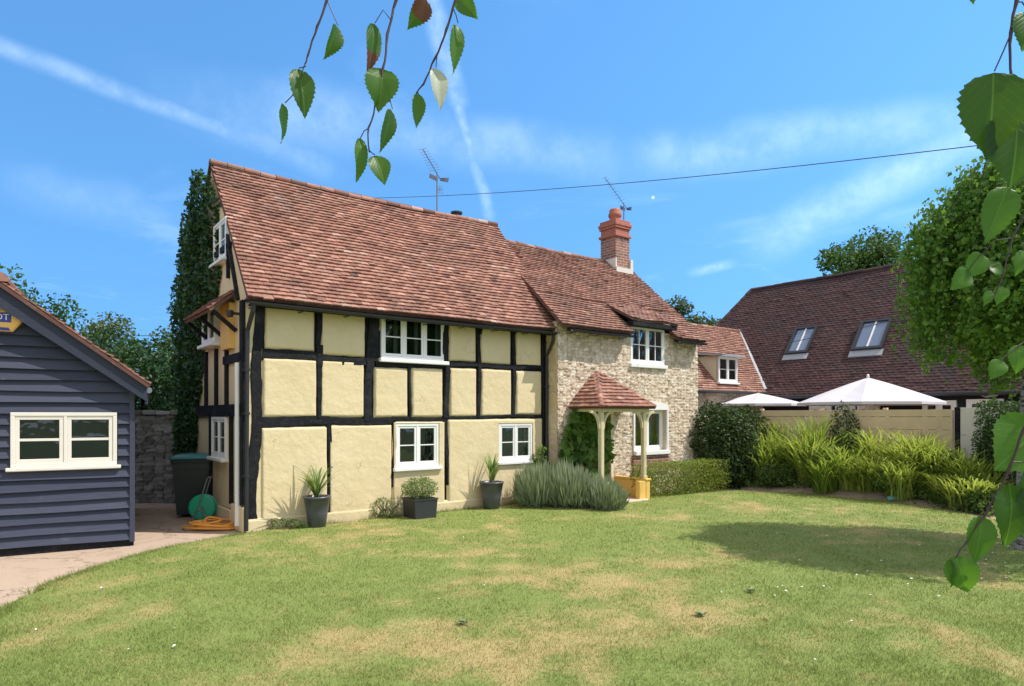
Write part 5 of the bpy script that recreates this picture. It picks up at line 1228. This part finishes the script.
# ivy on the gable
def ivy():
    r = np.random.default_rng(55); n = 19000; z = .25+6.65*r.random(n); m = .9+r.random(n)*4.0
    e_ = empty('gable_ivy', HW(0, 3.2), ANG, 'dense dark ivy climbing the shaded gable up to the ridge', 'ivy')
    edge = np.interp(z, [0.5, 2.0, 3.0, 3.6, 4.4, 5.3, 6.0, 6.9], [3.5, 3.2, 2.65, 2.2, 1.45, 1.25, .95, 1.6])+.45*(fbm(z*1.9, z*0, 6, 3)-.5)
    top = np.where(m < RM, 9, RID+.12-(RID-EZ)*(m-RM)/(DEP+.3-RM)*.97+.12+.40*(fbm(m*2, m*0, 8, 3)-.5)); backm = 4.30+1.0*(fbm(z*1.3, z*0+4, 9, 3)-.5)
    k = ~((m > .9) & (m < 1.62) & (z > 4.75) & (z < 5.62)) & (m > edge) & (z < np.minimum(top, np.where(m < RM, roofz(m)-.14, RID-.20))) & (m < backm); z, m = z[k], m[k]; n = len(z)
    th = .06+.30*np.clip((m-edge[k])/1.2, 0, 1)*(.4+.9*fbm(m*1.8, z*1.8, 12, 3)); t = -th*r.random(n)**.5
    win = (m > .95) & (m < 1.85) & (z > 4.7) & (z < 5.7); t = np.where(win, t*.2, t)
    P = np.stack([t, m-3.2, z], 1); leaf_obj('foliage', P, .105, L_IVY, e_, r, np.array([[-.9, -.2, .2]]), .40+.35*(fbm(m*2.4, z*2.4, 15, 2)-.5), droop=.5)
    b = MB(); rr = random.Random(4)
    for k in range(8): limb(b, (-.03, rr.uniform(.7, 1.1), 0), (-.06, rr.uniform(.5, 1.1), rr.uniform(2.6, 3.6)), .035, .012, .03, 8, rr)
    b.build('stems', BARK, e_)
ivy()
# weeping birch on the right
def weeping_birch():
    r = np.random.default_rng(77); rr = random.Random(77); bx, by = 7.12, 9.15; e = empty('weeping_birch', (bx, by, 0), 0, 'weeping birch with hanging curtains of leaves at the right edge', 'tree')
    cx_, cy_ = .46, .05; Rr = 1.52; zt, zm = 5.85, 4.05
    tw_ = MB(); b = MB(); b.tube([(0, 0, -.1), (.02, .0, .8), (.10, .04, 2.2), (.30, .1, 3.8), (.45, .15, 5.4)], [.16, .13, .11, .075, .03], 12)
    P = []; O = []; T_ = []
    ns = 1000
    for k in range(ns):
        a = r.random()*2*pi; q = sqrt(r.random()); lob = 1+.16*sin(3*a+1)+.10*sin(7*a)
        x, y = cx_+Rr*q*cos(a)*lob*(.78+.42*r.random()), cy_+Rr*q*sin(a)*lob*(.86+.28*r.random()); z0 = zm+(zt-zm)*sqrt(max(0, 1-(q*.97)**2))*(.86+.22*r.random())
        ln = (.7+2.9*r.random())*(.65+.7*q)
        zb_ = 2.16+1.15*max(0, (cx_-x)/Rr)**1.5
        if z0-ln < zb_+.3*r.random(): ln = max(.3, z0-zb_-.45*r.random())
        nl = int(ln*36); s = np.sort(r.random(nl)); sw = .16*q
        px_ = x+cos(a)*sw*np.sin(s*2.0)+.05*np.sin(s*7+k); py_ = y+sin(a)*sw*np.sin(s*2.0)+.05*np.cos(s*6+k); pz_ = z0-ln*s
        P.append(np.stack([px_, py_, pz_], 1)+r.normal(0, .045, (nl, 3))); O.append(np.tile([[cos(a)*.6, sin(a)*.6, .15]], (nl, 1))); T_.append(np.full(nl, .34+.28*r.random()+.12*(z0 > 5.4)))
        if k % 14 == 0:
            limb(b, (.10+.09*(z0-2.5), .1, min(5.2, max(2.2, z0-1.2))), (x, y, z0), .024, .006, .10, 5, rr)
        if k % 4 == 0: tw_.tube([(px_[i], py_[i], pz_[i]) for i in range(0, nl, 6)] if nl > 12 else [(x, y, z0), (x, y, z0-ln)], .004, 4)
    m = 12000; u = unit(r.normal(size=(m, 3))); u[:, 2] = np.abs(u[:, 2])*.9
    Q = np.array([cx_, cy_, zm])+u*(.25+.72*r.random(m)**.8)[:, None]*np.array([Rr*.98, Rr*.98, zt-zm-.02])*(1+.30*(fbm(u[:, 0]*3+5, u[:, 1]*3+u[:, 2]*2, 4, 3)-.5)*2)[:, None]
    gp = fbm(u[:, 0]*3.4+9, u[:, 1]*3.4+u[:, 2]*2.6, 14, 3) > .43; Q, u = Q[gp], u[gp]
    P.append(Q); O.append(u*.6); T_.append(.47+.55*(fbm(u[:, 0]*3, u[:, 1]*3+u[:, 2], 7, 2)-.5))
    b.build('trunk', BIRCHBARK, e); tw_.build('hanging_twigs', BARK, e)
    leaf_obj('crown', np.concatenate(P), .074, L_BIRCH, e, r, np.concatenate(O), np.concatenate(T_), droop=.7, aspect=.75)
weeping_birch()

# ------------------------------------------------------------------ along the cottage wall
PLAN = simple('dark_grey_glazed_pot', (0.075, 0.08, 0.095), 0.35, var=0.2, scale=4); PLAN2 = simple('black_planter', (0.03, 0.032, 0.036), 0.5, var=0.15); COMP = simple('potting_compost', (0.05, 0.035, 0.025), 0.95)
def pot(px, py, h, rt, rb, label, seed, plant_h, spread, n=34, sq=False, herb=False, wd=.03, m=-.32):
    t = t_at(px, m); x, y, _ = HW(t, m); e = empty('potted_plant', (x, y, .012), ANG, label, 'potted plant')
    b = MB(); q = 4 if sq else 26; of = pi/4 if sq else 0
    def ring(r_, z): return [(r_*cos(2*pi*k/q+of), r_*sin(2*pi*k/q+of), z) for k in range(q)]
    prof = [(rb, 0), (rb+(rt-rb)*.5, h*.5), (rt, h-.03), (rt+.015, h-.028), (rt+.015, h), (rt-.025, h), (rt-.03, h-.06)]
    vs = []; fs = []
    for r_, z in prof: vs += ring(r_, z)
    for i in range(len(prof)-1):
        for k in range(q): fs.append((i*q+k, i*q+(k+1) % q, (i+1)*q+(k+1) % q, (i+1)*q+k))
    fs.append(tuple(range(q-1, -1, -1))); b.add(vs, fs); b.build('pot', PLAN2 if sq else PLAN, e, smooth=not sq)
    b = MB(); b.add(ring(rt-.028, h-.045), [tuple(range(q))]); b.build('compost', COMP, e)
    r = np.random.default_rng(seed)
    if herb:
        nn = 1500; u = unit(r.normal(size=(nn, 3))); P = u*(.5+.5*r.random(nn))[:, None]*np.array([rt*1.1, rt*1.0, plant_h*.5])+np.array([0, 0, h+plant_h*.42]); P = P[P[:, 2] > h-.02]
        leaf_obj('foliage', P, .045, L_HERB, e, r, u[:len(P)]*.5)
        b = MB(); rr = random.Random(seed)
        for k in range(22): limb(b, (rr.uniform(-.05, .05), rr.uniform(-.05, .05), h-.05), P[rr.randrange(len(P))], .006, .003, .1, 3, rr)
        b.build('stems', L_HERB, e, tint=True)
    else:
        V, f, tt = ribbons(n, r, .04, plant_h, spread, wd, seg=7, curl=.7, bz=h-.05, fan=1); np_mesh('foliage', V, f, L_SPIKE, e, tint=tt, smooth=True)
        b = MB(); b.tube([(0, 0, h-.06), (0, 0, h+.10)], [.035, .03], 8); b.build('stem', BARK, e)
    return e
pot(317, 527, .54, .215, .135, 'tapered grey pot with an arching spiky plant, nearest the downpipe', 201, .56, .50, n=64, wd=.028)
pot(420, 516, .38, .33, .30, 'square black planter of pale herbs under the left ground-floor window', 202, .42, 0, sq=True, herb=True, m=-.42)
pot(491.5, 507, .56, .235, .15, 'tapered grey pot with an upright spiky plant below the right ground-floor window', 203, .60, .32, n=46, wd=.030)
# weeds and seedlings at the wall foot
for k, (px, hh_, lab) in enumerate(((283, .20, 'low green weeds at the wall foot left of the first pot'), (384, .42, 'wispy pale weeds at the wall foot left of the square planter'))):
    t = t_at(px, -.14); x, y, _ = HW(t, -.14); bush((x, y, .01), (.75 if k == 0 else .55, .22, hh_), lab, L_HERB if k else L_SHRUB, 210+k, n=420, leaf=.04, name='weeds', cat='weeds', stems=bool(k))
# lavender in front of the wall end and porch
def lavender(loc, dx, dy, h, label, seed, n=1700):
    r = np.random.default_rng(seed); e = empty('lavender_bush', loc, ANG, label, 'lavender', 'grey-green lavender bushes by the porch')
    a = r.random(n)*2*pi; q = np.sqrt(r.random(n)); x, y = q*np.cos(a)*dx*.42, q*np.sin(a)*dy*.42; hh2 = h*(.45+.68*r.random(n)**1.3)*(1.08-.38*q**2)*(.8+.4*vnoise(x*4+seed, y*4, seed)); tx, ty = x*(1.22+.1*r.random(n))+r.normal(0, .03, n), y*(1.22+.1*r.random(n))+r.normal(0, .03, n)
    w_ = .013*(.7+.6*r.random(n)); az = r.random(n)*pi; dxw, dyw = np.cos(az)*w_, np.sin(az)*w_; z0 = hh2*(.12+.3*r.random(n))
    mx, my, mz = x*.4+tx*.6, y*.4+ty*.6, z0*.4+hh2*.62
    V = np.stack([np.stack([x, y, z0], 1), np.stack([mx-dxw, my-dyw, mz], 1), np.stack([tx, ty, hh2], 1), np.stack([mx+dxw, my+dyw, mz], 1)], 1).reshape(-1, 3)
    t = np.clip(.35+.35*(hh2/h-.5)+r.normal(0, .2, n), 0, 1); np_mesh('spikes', V, tri_faces(n), L_LAV, e, tint=np.repeat(np.stack([t, r.random(n), t], 1), 4, 0))
    P = unit(r.normal(size=(900, 3)))*np.array([dx*.44, dy*.44, h*.55])*(.6+.4*r.random(900))[:, None]; P[:, 2] = np.abs(P[:, 2]); leaf_obj('foliage', P, .07, L_LAV, e, r, unit(P)*.6, .25, aspect=.25)
    return e
for (px, m_, dx, h, lab, sd_) in ((540, -.62, 1.20, .86, 'big lavender bush left of the porch, nearest the timbered wall', 221), (574, -1.12, 1.20, .84, 'lavender bush directly in front of the porch', 222), (606, -1.75, .75, .66, 'small lavender bush against the yellow porch wall', 223)):
    x, y, _ = HW(t_at(px, m_), m_); lavender((x, y, .005), dx, .95, h, lab, sd_, n=2600 if dx > 1 else 1300)
# vine with broad leaves on the stone wall left of the door
def vine():
    r = np.random.default_rng(231); ta, tb = t_at(556, SM), t_at(603, SM); e = empty('wall_vine', HW((ta+tb)/2, SM-.05), ANG, 'broad-leaved green vine on the stone wall left of the front door', 'climber')
    n = 800; s = r.random(n); z = .1+2.0*r.random(n)**.8; w2 = (tb-ta)/2*np.interp(z, [0, .5, 1.2, 1.9, 2.2], [.75, .95, 1.0, .75, .35]); x = (r.random(n)*2-1)*w2+.12*(z-1)
    y = -.05-.26*r.random(n)*np.interp(z, [0, 1, 2.2], [.9, 1, .6]); P = np.stack([x, y, z], 1)
    leaf_obj('foliage', P, .17, L_VINE, e, r, np.array([[0, -1.0, .3]]), .45, tilt=.5, aspect=.95, droop=.8)
    b = MB(); rr = random.Random(8)
    for k in range(7): limb(b, (rr.uniform(-.2, .2), -.03, 0), (rr.uniform(-.5, .5), -.06, rr.uniform(1.3, 2.1)), .018, .006, .12, 6, rr)
    b.build('stems', BARK, e)
vine()
x, y, _ = HW(t_at(541, -.2), -.2); bush((x, y, .0), (.4, .22, 1.25), 'leafy climber seedling beside the corner downpipe', L_VINE, 232, n=140, leaf=.12, name='climber', cat='climber')
# clipped box hedge below the stone wall
h0, h1 = t_at(638, -1.05), t_at(722, -1.0); hm = (h0+h1)/2
bush(HW(hm, -.98, 0), (h1-h0, .62, .80), 'low clipped yellow-green box hedge under the stone wall', L_HEDGE, 241, n=16000, leaf=.038, name='box_hedge', cat='hedge', rz=ANG, boxy=.82)
# dark rose against the wing and wall end
x, y, _ = HW(11.75, -.75); bush((x, y, 0), (2.0, 1.2, 2.2), 'dark rose bush with small white blooms at the end of the stone wall', L_ROSE, 251, n=9000, leaf=.085, name='rose_bush', cat='rose bush', flowers=16)
x, y, _ = HW(12.75, -.55); bush((x, y, 0), (1.7, 1.0, 2.15), 'dark leafy rose bush with reddish tips before the left end of the fence', L_ROSE, 252, n=6500, leaf=.085, name='rose_bush', cat='rose bush', flowers=8, flowermat=PETALP)
mm = m_at(846, FT-.3); x, y, _ = HW(FT-.35, mm); bush((x, y, .9), (.75, .35, 1.25), 'small dark climbing rose against the middle of the fence', L_ROSE, 253, n=900, leaf=.07, name='climbing_rose', cat='climber', flowers=5)
# hedge block at the right
mm = m_at(1040, FT-.55); x, y, _ = HW(FT-.62, mm); bush((x, y, 0), (1.95, .9, 2.14), 'dense clipped dark green hedge block at the right end of the fence', L_YEW, 261, n=22000, leaf=.06, name='clipped_hedge', cat='hedge', rz=ANG-pi/2, boxy=.9)
# ------------------------------------------------------------------ the sunny bed
BG = 'strap-leaved clumps in the sunny bed'
bedc = [(748, 12.35, 1.15, .6, 0), (770, 12.5, 1.25, .7, 0), (795, 12.55, 1.3, .75, 0), (822, 12.5, 1.1, .7, .1), (846, 12.5, .9, .65, .2), (868, 12.5, .8, .6, .3), (892, 12.55, .95, .7, .25), (916, 12.45, .95, .7, .3), (942, 12.35, .9, .65, .25), (966, 12.2, .8, .6, .3), (988, 12.1, .75, .55, .3),
        (760, 12.9, 1.35, .8, .0), (784, 12.95, 1.45, .85, .05), (810, 12.9, 1.4, .8, .1), (838, 12.9, 1.15, .8, .1), (872, 12.9, 1.1, .8, .2), (900, 12.85, 1.2, .85, .2), (928, 12.8, 1.15, .8, .25), (954, 12.7, 1.0, .75, .2), (978, 12.6, .9, .7, .2),
        (758, 13.2, 1.5, .65, -.1), (781, 13.25, 1.75, .75, -.1), (806, 13.25, 1.72, .75, -.1), (832, 13.2, 1.5, .7, 0), (858, 13.2, 1.3, .65, .1), (883, 13.2, 1.4, .75, .15), (908, 13.15, 1.45, .75, .15), (934, 13.1, 1.35, .7, .15), (958, 13.1, 1.15, .65, .2), (980, 13.0, 1.0, .6, .2)]
for k, (px, t_, h, sp, tn) in enumerate(bedc):
    back = k > 10; rj = random.Random(900+k); t_ += rj.uniform(-.28, .28); px += rj.uniform(-8, 8); h *= rj.uniform(.72, 1.08)*(.92 if px > 850 else 1); sp *= rj.uniform(.9, 1.5); tn += rj.uniform(-.15, .22)
    x, y, _ = HW(t_, m_at(px, t_))
    clump((x, y, float(bedz(np.float64(x), np.float64(y)))-.02), 230 if not back else 190, .26, h, sp, .032, 'bright green arching strap-leaved clump in the sunny bed before the fence', L_STRAP, 300+k, group=BG, tn=tn, stalks=8 if back and k % 2 else 0, stalk_h=h*1.15)
for k, (px, t_, h, lab) in enumerate(((740, 12.6, 1.25, 'tall tuft of bleached dry stems beside the dark rose bush'), (925, 13.4, 1.6, 'tall bleached flower stems in front of the dark fence post'))):
    x, y, _ = HW(t_, m_at(px, t_)); e = clump((x, y, .1), 60, .3, h, .5, .012, lab, SEED, 340+k, name='dry_stems', cat='dry stems', curl=.5)
def cover():
    r = np.random.default_rng(361); pts = []
    P = np.array([gnd(px, py)[:2] for px, py in ((738, 490), (800, 494), (860, 497), (905, 504), (950, 511), (1000, 520))])
    n = 9000; u = r.random(n)*(len(P)-1); i = u.astype(int); f = (u-i)[:, None]; q = P[i]*(1-f)+P[i+1]*f; d = .25+r.random(n)*1.6
    x = q[:, 0]+d*.30+r.normal(0, .08, n); y = q[:, 1]+d*.9+r.normal(0, .06, n); z = r.random(n)*(.10+.38*np.clip(d, 0, 1))*(.5+fbm(x*1.8, y*1.8, 3, 3))
    return np.stack([x, y, z+.01+bedz(x, y)], 1), r
Pc, rc = cover(); o = leaf_obj('ground_cover', Pc, .075, L_SHRUB, None, rc, np.array([[0, -.3, .6]]), .5); props(o, 'low mixed leafy ground cover filling the sunny bed', 'ground cover', kind='stuff')
for k, (px, py, d_, lab) in enumerate(((744, 12.2, (.9, .7, .85), 'leafy green mound at the left end of the sunny bed'), (990, 11.9, (.9, .6, .5), 'low pale leafy mound at the right end of the sunny bed'), (848, 13.3, (1.0, .6, 1.15), 'dense leafy shrub in the middle back of the sunny bed'), (778, 12.3, (.9, .6, .6), 'broad-leaved mound at the front of the bed below the tallest clumps'), (900, 12.4, (1.1, .7, .65), 'broad-leaved mound at the front of the bed near the blue cup'), (945, 12.9, (.9, .6, .9), 'bushy leafy plant in front of the dark fence post'), (822, 12.7, (1.0, .7, 1.0), 'rounded leafy plant among the clumps below the large parasol'), (972, 12.2, (.9, .7, .6), 'low bushy plant at the front right of the bed'))):
    x, y, _ = HW(py, m_at(px, py)); bush((x, y, float(bedz(np.float64(x), np.float64(y)))), d_, lab, L_SHRUB, 370+k, n=1600, leaf=.07, name='leafy_mound', cat='shrub')
BLC = simple('light_blue_plastic', (0.16, 0.55, 0.68), 0.35, var=0.05, bmp=0)
x, y, _ = HW(12.12, m_at(893, 12.12)); e = empty('plastic_cup', (x, y, .10), 0, 'small light blue plastic cup lying at the edge of the bed', 'cup')
b = MB(); b.tube([(-.09, 0, .0), (.09, .02, .02)], [.045, .065], 16); b.build('cup_body', BLC, e); b = MB(); b.tube([(.088, .02, .02), (.10, .021, .021)], [.072, .072], 16); b.build('rim', BLC, e)
# small rosettes and fallen white petals in the lawn
for k, (px, py, lab) in enumerate(((752, 596, 'small dark green weed rosette in the lawn below the birch shadow'), (464, 628, 'weed rosette on the dry patch at the bottom middle of the lawn'), (702, 620, 'pale weed rosette low in the lawn right of the dry patches'))):
    x, y, _ = gnd(px, py); clump((x, y, .045), 22, .03, .035, .09, .026, lab, L_HERB, 380+k, name='weed_rosette', cat='weed', curl=1.0)
def petals():
    r = np.random.default_rng(391); n = 70; px = 720+290*r.random(n); py = 528+75*r.random(n)
    P = np.array([gnd(a, c) for a, c in zip(px, py)]); P[:, 2] = lawn_z(P[:, 0], P[:, 1])+.03
    px2 = 20+960*r.random(24); py2 = 530+140*r.random(24); P2 = np.array([gnd(a, c) for a, c in zip(px2, py2)]); P2[:, 2] = lawn_z(P2[:, 0], P2[:, 1])+.028
    P = np.concatenate([P, P2]); V = leaves(P, .028, r, np.array([[0, 0, 1.5]]), .3, .8)
    o = np_mesh('fallen_petals', V, tri_faces(len(P)), PETAL); props(o, 'tiny white petals and crumbs scattered over the lawn', 'petals', kind='stuff')
petals()

# ------------------------------------------------------------------ birch twigs hanging close to the camera
def birch_leaf_mat(name, c0, c1, vein, trans):
    m, t, p = base_mat(name); r, g, b = tint_of(t)   # r = how far along the leaf, g = distance from midrib (signed, 0.5 mid), b = leaf's own tone
    co = obj_co(t)
    d = t.math('ABSOLUTE', t.math('SUBTRACT', g, 0.5))
    mid = t.math('SUBTRACT', 1.0, t.sstep(0.006, 0.022, d))
    wv = t.math('ABSOLUTE', t.math('SUBTRACT', t.math('FRACT', t.math('SUBTRACT', t.math('MULTIPLY', r, 8.0), t.math('MULTIPLY', d, 7.0))), 0.5))
    side = t.math('MULTIPLY', t.math('SUBTRACT', 1.0, t.sstep(0.0, 0.09, wv)), 0.30)
    v = t.math('MAXIMUM', mid, side)
    c = t.mix(b, c0, c1); c = t.mix(t.math('MULTIPLY', t.noise(co, 90, 4), 0.35), c, (c0[0]*.6, c0[1]*.6, c0[2]*.6))
    c = t.mix(t.math('MULTIPLY', v, 0.55), c, vein)
    t.put(p.inputs['Base Color'], c); p.inputs['Roughness'].default_value = 0.42; p.inputs['Specular IOR Level'].default_value = 0.35
    bump(t, p, t.math('SUBTRACT', 1.0, v), 0.35, 0.0012)
    tr = t.node('ShaderNodeBsdfTranslucent', i_Color=t.mix(0.5, c, (vein[0]*1.1, vein[1]*1.25, vein[2]*.4)))
    mx = t.node('ShaderNodeMixShader', i_0=trans, i_1=p.outputs[0], i_2=tr.outputs[0]); t.l.new(mx.outputs[0], t.n['Material Output'].inputs[0]); return m
BL_G = birch_leaf_mat('near_birch_leaf', (0.026, 0.080, 0.010), (0.085, 0.200, 0.022), (0.18, 0.32, 0.05), 0.5)
BL_P = birch_leaf_mat('backlit_birch_leaf', (0.42, 0.45, 0.36), (0.58, 0.58, 0.47), (0.62, 0.62, 0.45), 0.35)  # back light put into the leaf colour as a pale tone
BL_R = birch_leaf_mat('withered_birch_leaf', (0.13, 0.040, 0.022), (0.20, 0.075, 0.035), (0.25, 0.12, 0.06), 0.35)
TWIG = simple('birch_twig', (0.060, 0.030, 0.028), 0.6, var=0.3, scale=60)
CAMP = Vector((0, 0, CZ))
def near_leaf(parent, org, base, tip, wpx, d, seed, mat=BL_G, turn=0.25, dd=0.0, fold=.25, tone=None, tipcol=None, label=None):
    """leaf from its stalk end to its tip; world points at distance d, given its own fold, curl and toothed edge"""
    rr = random.Random(seed); B = at(base[0], base[1], d); T2 = at(tip[0], tip[1], d+dd); ax = T2-B; L = ax.length; ax.normalize()
    view = ((B+T2)/2-CAMP).normalized(); side = ax.cross(view).normalized(); nrm = side.cross(ax).normalized(); side = (side*cos(turn)+nrm*sin(turn)).normalized(); nrm = side.cross(ax).normalized()
    Wm = wpx/F*d/max(.35, cos(turn)); ns, nw = 44, 4; vs = []; tn = []; curl = rr.uniform(.05, .22)*L
    jag = [rr.uniform(.4, 1.5) for _ in range(14)]; bk, bp = rr.uniform(-.7, .7), rr.uniform(-.6, .6)
    tb = tone if tone is not None else rr.uniform(.2, .9)
    for i in range(ns+1):
        s = i/ns; prof = (sqrt(max(0, 1-(1-s/.34)**2)) if s < .34 else max(0, cos((s-.34)/.66*pi/2))**1.12)*.5*Wm; saw = 1+(.15 if 0 < i < ns else 0)*(((ns-i) % 4)/4-.4)*jag[(ns-i)//4]; bend = .10*L*bk*sin(pi*s*.9+bp)*min(1, s*4)
        for j in range(-nw, nw+1):
            f = j/nw; w2 = prof*f*(saw if abs(j) == nw else 1)
            p = B+ax*(L*s+(.025*L*abs(f) if abs(j) == nw and (ns-i) % 4 == 3 else 0))+side*w2+nrm*(-abs(w2)*fold+curl*(s-.5)**2*1.6+bend+.018*L*sin(s*9+f*3+bp*4)*abs(f)+.05*L*bk*f*s); vs.append(p-org); tn.append((s, .5+.5*f*prof/(.5*Wm+1e-9), tb))
    w_ = 2*nw+1; fs = [(i*w_+j, i*w_+j+1, (i+1)*w_+j+1, (i+1)*w_+j) for i in range(ns) for j in range(w_-1)]
    b = MB(); b.v = [tuple(v) for v in vs]; b.tint = tn; b.f = [list(f) for f in fs]; b.mi = [0 if tipcol is None or f[0]//w_ < ns*.55 else 1 for f in fs]
    o = b.build('leaf', [mat, tipcol] if tipcol else mat, parent, smooth=True, tint=True)
    if label: o['label'] = label
    return o
def twig(label, pts, d, lv, seed, rad=.0013, petioles=()):
    org = at(pts[0][0], pts[0][1], d); e = empty('hanging_birch_twig', org, 0, label, 'birch twig', 'birch twigs hanging close to the viewer')
    P3 = [at(p[0], p[1], d+(p[2] if len(p) > 2 else 0))-org for p in pts]; n = len(P3); b = MB(); fine = []
    for i in range(n-1):
        for k in range(4): fine.append(P3[i].lerp(P3[i+1], k/4))
    fine.append(P3[-1]); rr = random.Random(seed); fine = [p+Vector((rr.gauss(0, .0006), 0, rr.gauss(0, .0006))) for p in fine]
    b.tube(fine, [rad*(1.5-.9*i/len(fine))*(1.35 if i % 4 == 0 else 1) for i in range(len(fine))], 7); b.build('stem', TWIG, e)
    for q in petioles: b = MB(); b.tube([at(*p, d)-org for p in q], rad*.5, 6); b.build('leaf_stalk', TWIG, e)
    for k, l in enumerate(lv): near_leaf(e, org, l[0], l[1], l[2], d, seed*20+k, **(l[3] if len(l) > 3 else {}))
    return e
twig('birch twig hanging at the top, leftmost of the three against the sky', [(352, -90), (338, -40), (327, 0), (317, 27), (308, 55), (304, 67)], .85,
     [((338, 25), (325, 60), 15, dict(turn=.7, fold=.5)), ((299, 68), (305, 119), 24, dict(turn=.3)), ((285, 103), (284, 143), 9, dict(turn=.9, tone=1.0))], 1, petioles=[[(327, 0), (332, 12), (338, 25)], [(304, 67), (299, 68)], [(304, 66), (296, 92), (285, 103)]])
twig('birch twig hanging at the top, middle of three, with a broad leaf', [(404, -90), (399, -40), (395.5, 0), (388, 35), (384, 70), (378, 99), (369, 128), (369, 152)], .83,
     [((375, 23), (369, 74), 16, dict(turn=.6, tipcol=BL_R)), ((382.5, 68), (379, 112), 34, dict(turn=.1, tone=.8)), ((392.5, 109), (381, 153), 14, dict(turn=.7, tone=.1)), ((360.5, 138), (357.5, 182), 13, dict(turn=.6, tone=.9)), ((375, 155), (385, 185), 21, dict(turn=.4, tone=.7))], 2,
     petioles=[[(391, 20), (383, 10), (375, 23)], [(383, 75), (388, 92), (392.5, 109)], [(369, 128), (364, 131), (360.5, 138)], [(369, 150), (372, 153), (375, 155)]])
twig('birch twig hanging at the top, rightmost of three, with one pale backlit leaf', [(474, -90), (464, -40), (456, 0), (446.5, 29), (436, 58), (423, 84), (417, 93)], .86,
     [((425, -3), (408, 30), 21, dict(turn=.5, mat=BL_R, tipcol=BL_G, fold=.6, label='withered brown leaf')), ((457, -2), (478, 19), 18, dict(turn=.3, tone=.6)), ((458, 23), (455, 73), 15, dict(turn=.5, tone=1.0)), ((436, 67), (441, 110), 17, dict(turn=.5, mat=BL_P, tipcol=None, label='bleached pale leaf')), ((419, 93), (417, 128), 14, dict(turn=.4, tone=.9))], 3,
     petioles=[[(462, -30), (436, -22), (425, -3)], [(453, 8), (456, 15), (458, 23)], [(440, 46), (437, 55), (436, 67)], [(417, 93), (419, 93)]])
twig('birch twig at the upper right edge with two large dark green leaves', [(1030, -90), (1021, -40), (1016, 0), (1010.6, 32), (1010.6, 80), (1010.6, 122)], .52,
     [((994.5, 71), (989, 160), 62, dict(turn=.25, tone=.05, fold=.2)), ((1019, 113), (1012, 188), 62, dict(turn=.45, tone=.0, fold=.25)), ((1029, 12), (1022, 52), 30, dict(turn=.5, tone=.4)), ((970, -22), (974, 4), 14, dict(turn=.4, tone=.8))], 4, rad=.0011,
     petioles=[[(1010.6, 34), (1003, 52), (994.5, 71)], [(1010.6, 80), (1015, 98), (1019, 113)], [(1015, 2), (1022, 2), (1029, 12)], [(1020, -38), (985, -36), (970, -22)]])
twig('thin birch twig at the right edge with small bright leaves before the weeping birch', [(1075, 120), (1050, 160), (1030, 205), (1012, 238), (1000, 285), (992, 300)], .95,
     [((1008, 186), (986, 244), 32, dict(turn=.2, tone=.7)), ((984, 254), (966, 278), 22, dict(turn=.3, tone=1.0)), ((969, 270), (950, 290), 20, dict(turn=.4, tone=1.0)), ((990, 266), (1003, 274), 10, dict(turn=.9, tone=.4)), ((1003, 286), (997, 305), 14, dict(turn=.3, tone=1.0)), ((990, 290), (984, 306), 9, dict(turn=.5, tone=.9)), ((1024, 250), (1016, 276), 14, dict(turn=.4, tone=.9))], 5, rad=.0010,
     petioles=[[(1028, 208), (1016, 194), (1008, 186)], [(1012, 238), (996, 240), (984, 254)], [(990, 246), (976, 260), (969, 270)], [(1005, 268), (998, 264), (990, 266)], [(1001, 281), (1003, 286)], [(996, 294), (990, 290)], [(1016, 231), (1024, 250)]])
twig('lower thin birch twig at the right edge with two small leaves', [(1090, 270), (1062, 305), (1040, 330), (1018, 346), (1004, 357)], .95,
     [((1001, 360), (990, 380), 17, dict(turn=.3, tone=.9)), ((1020, 345), (1016, 374), 20, dict(turn=.3, tone=1.0))], 6, rad=.0010, petioles=[[(1004, 357), (1001, 360)], [(1022, 343), (1020, 345)]])
twig('birch twig reaching in low at the right edge with large glowing leaves', [(1110, 300), (1075, 350), (1043, 395), (1024, 429), (1009, 470), (990, 507), (967, 541), (955, 558)], .62,
     [((1046, 424), (996, 470), 66, dict(turn=.2, tone=1.0, fold=.1)), ((1012, 484), (1006, 548), 32, dict(turn=.6, tone=.1)), ((983, 516), (974, 564), 25, dict(turn=.45, tone=.8)), ((956, 557), (968, 594), 31, dict(turn=.15, tone=1.0)), ((1034, 470), (1026, 536), 28, dict(turn=.7, tone=.1)), ((952, 560), (952, 588), 5, dict(turn=.9, tone=.4))], 7, rad=.0011,
     petioles=[[(1030, 418), (1040, 416), (1046, 424)], [(1009, 470), (1012, 476), (1012, 484)], [(986, 512), (983, 516)], [(957, 555), (956, 557)], [(1012, 462), (1026, 462), (1034, 470)]])
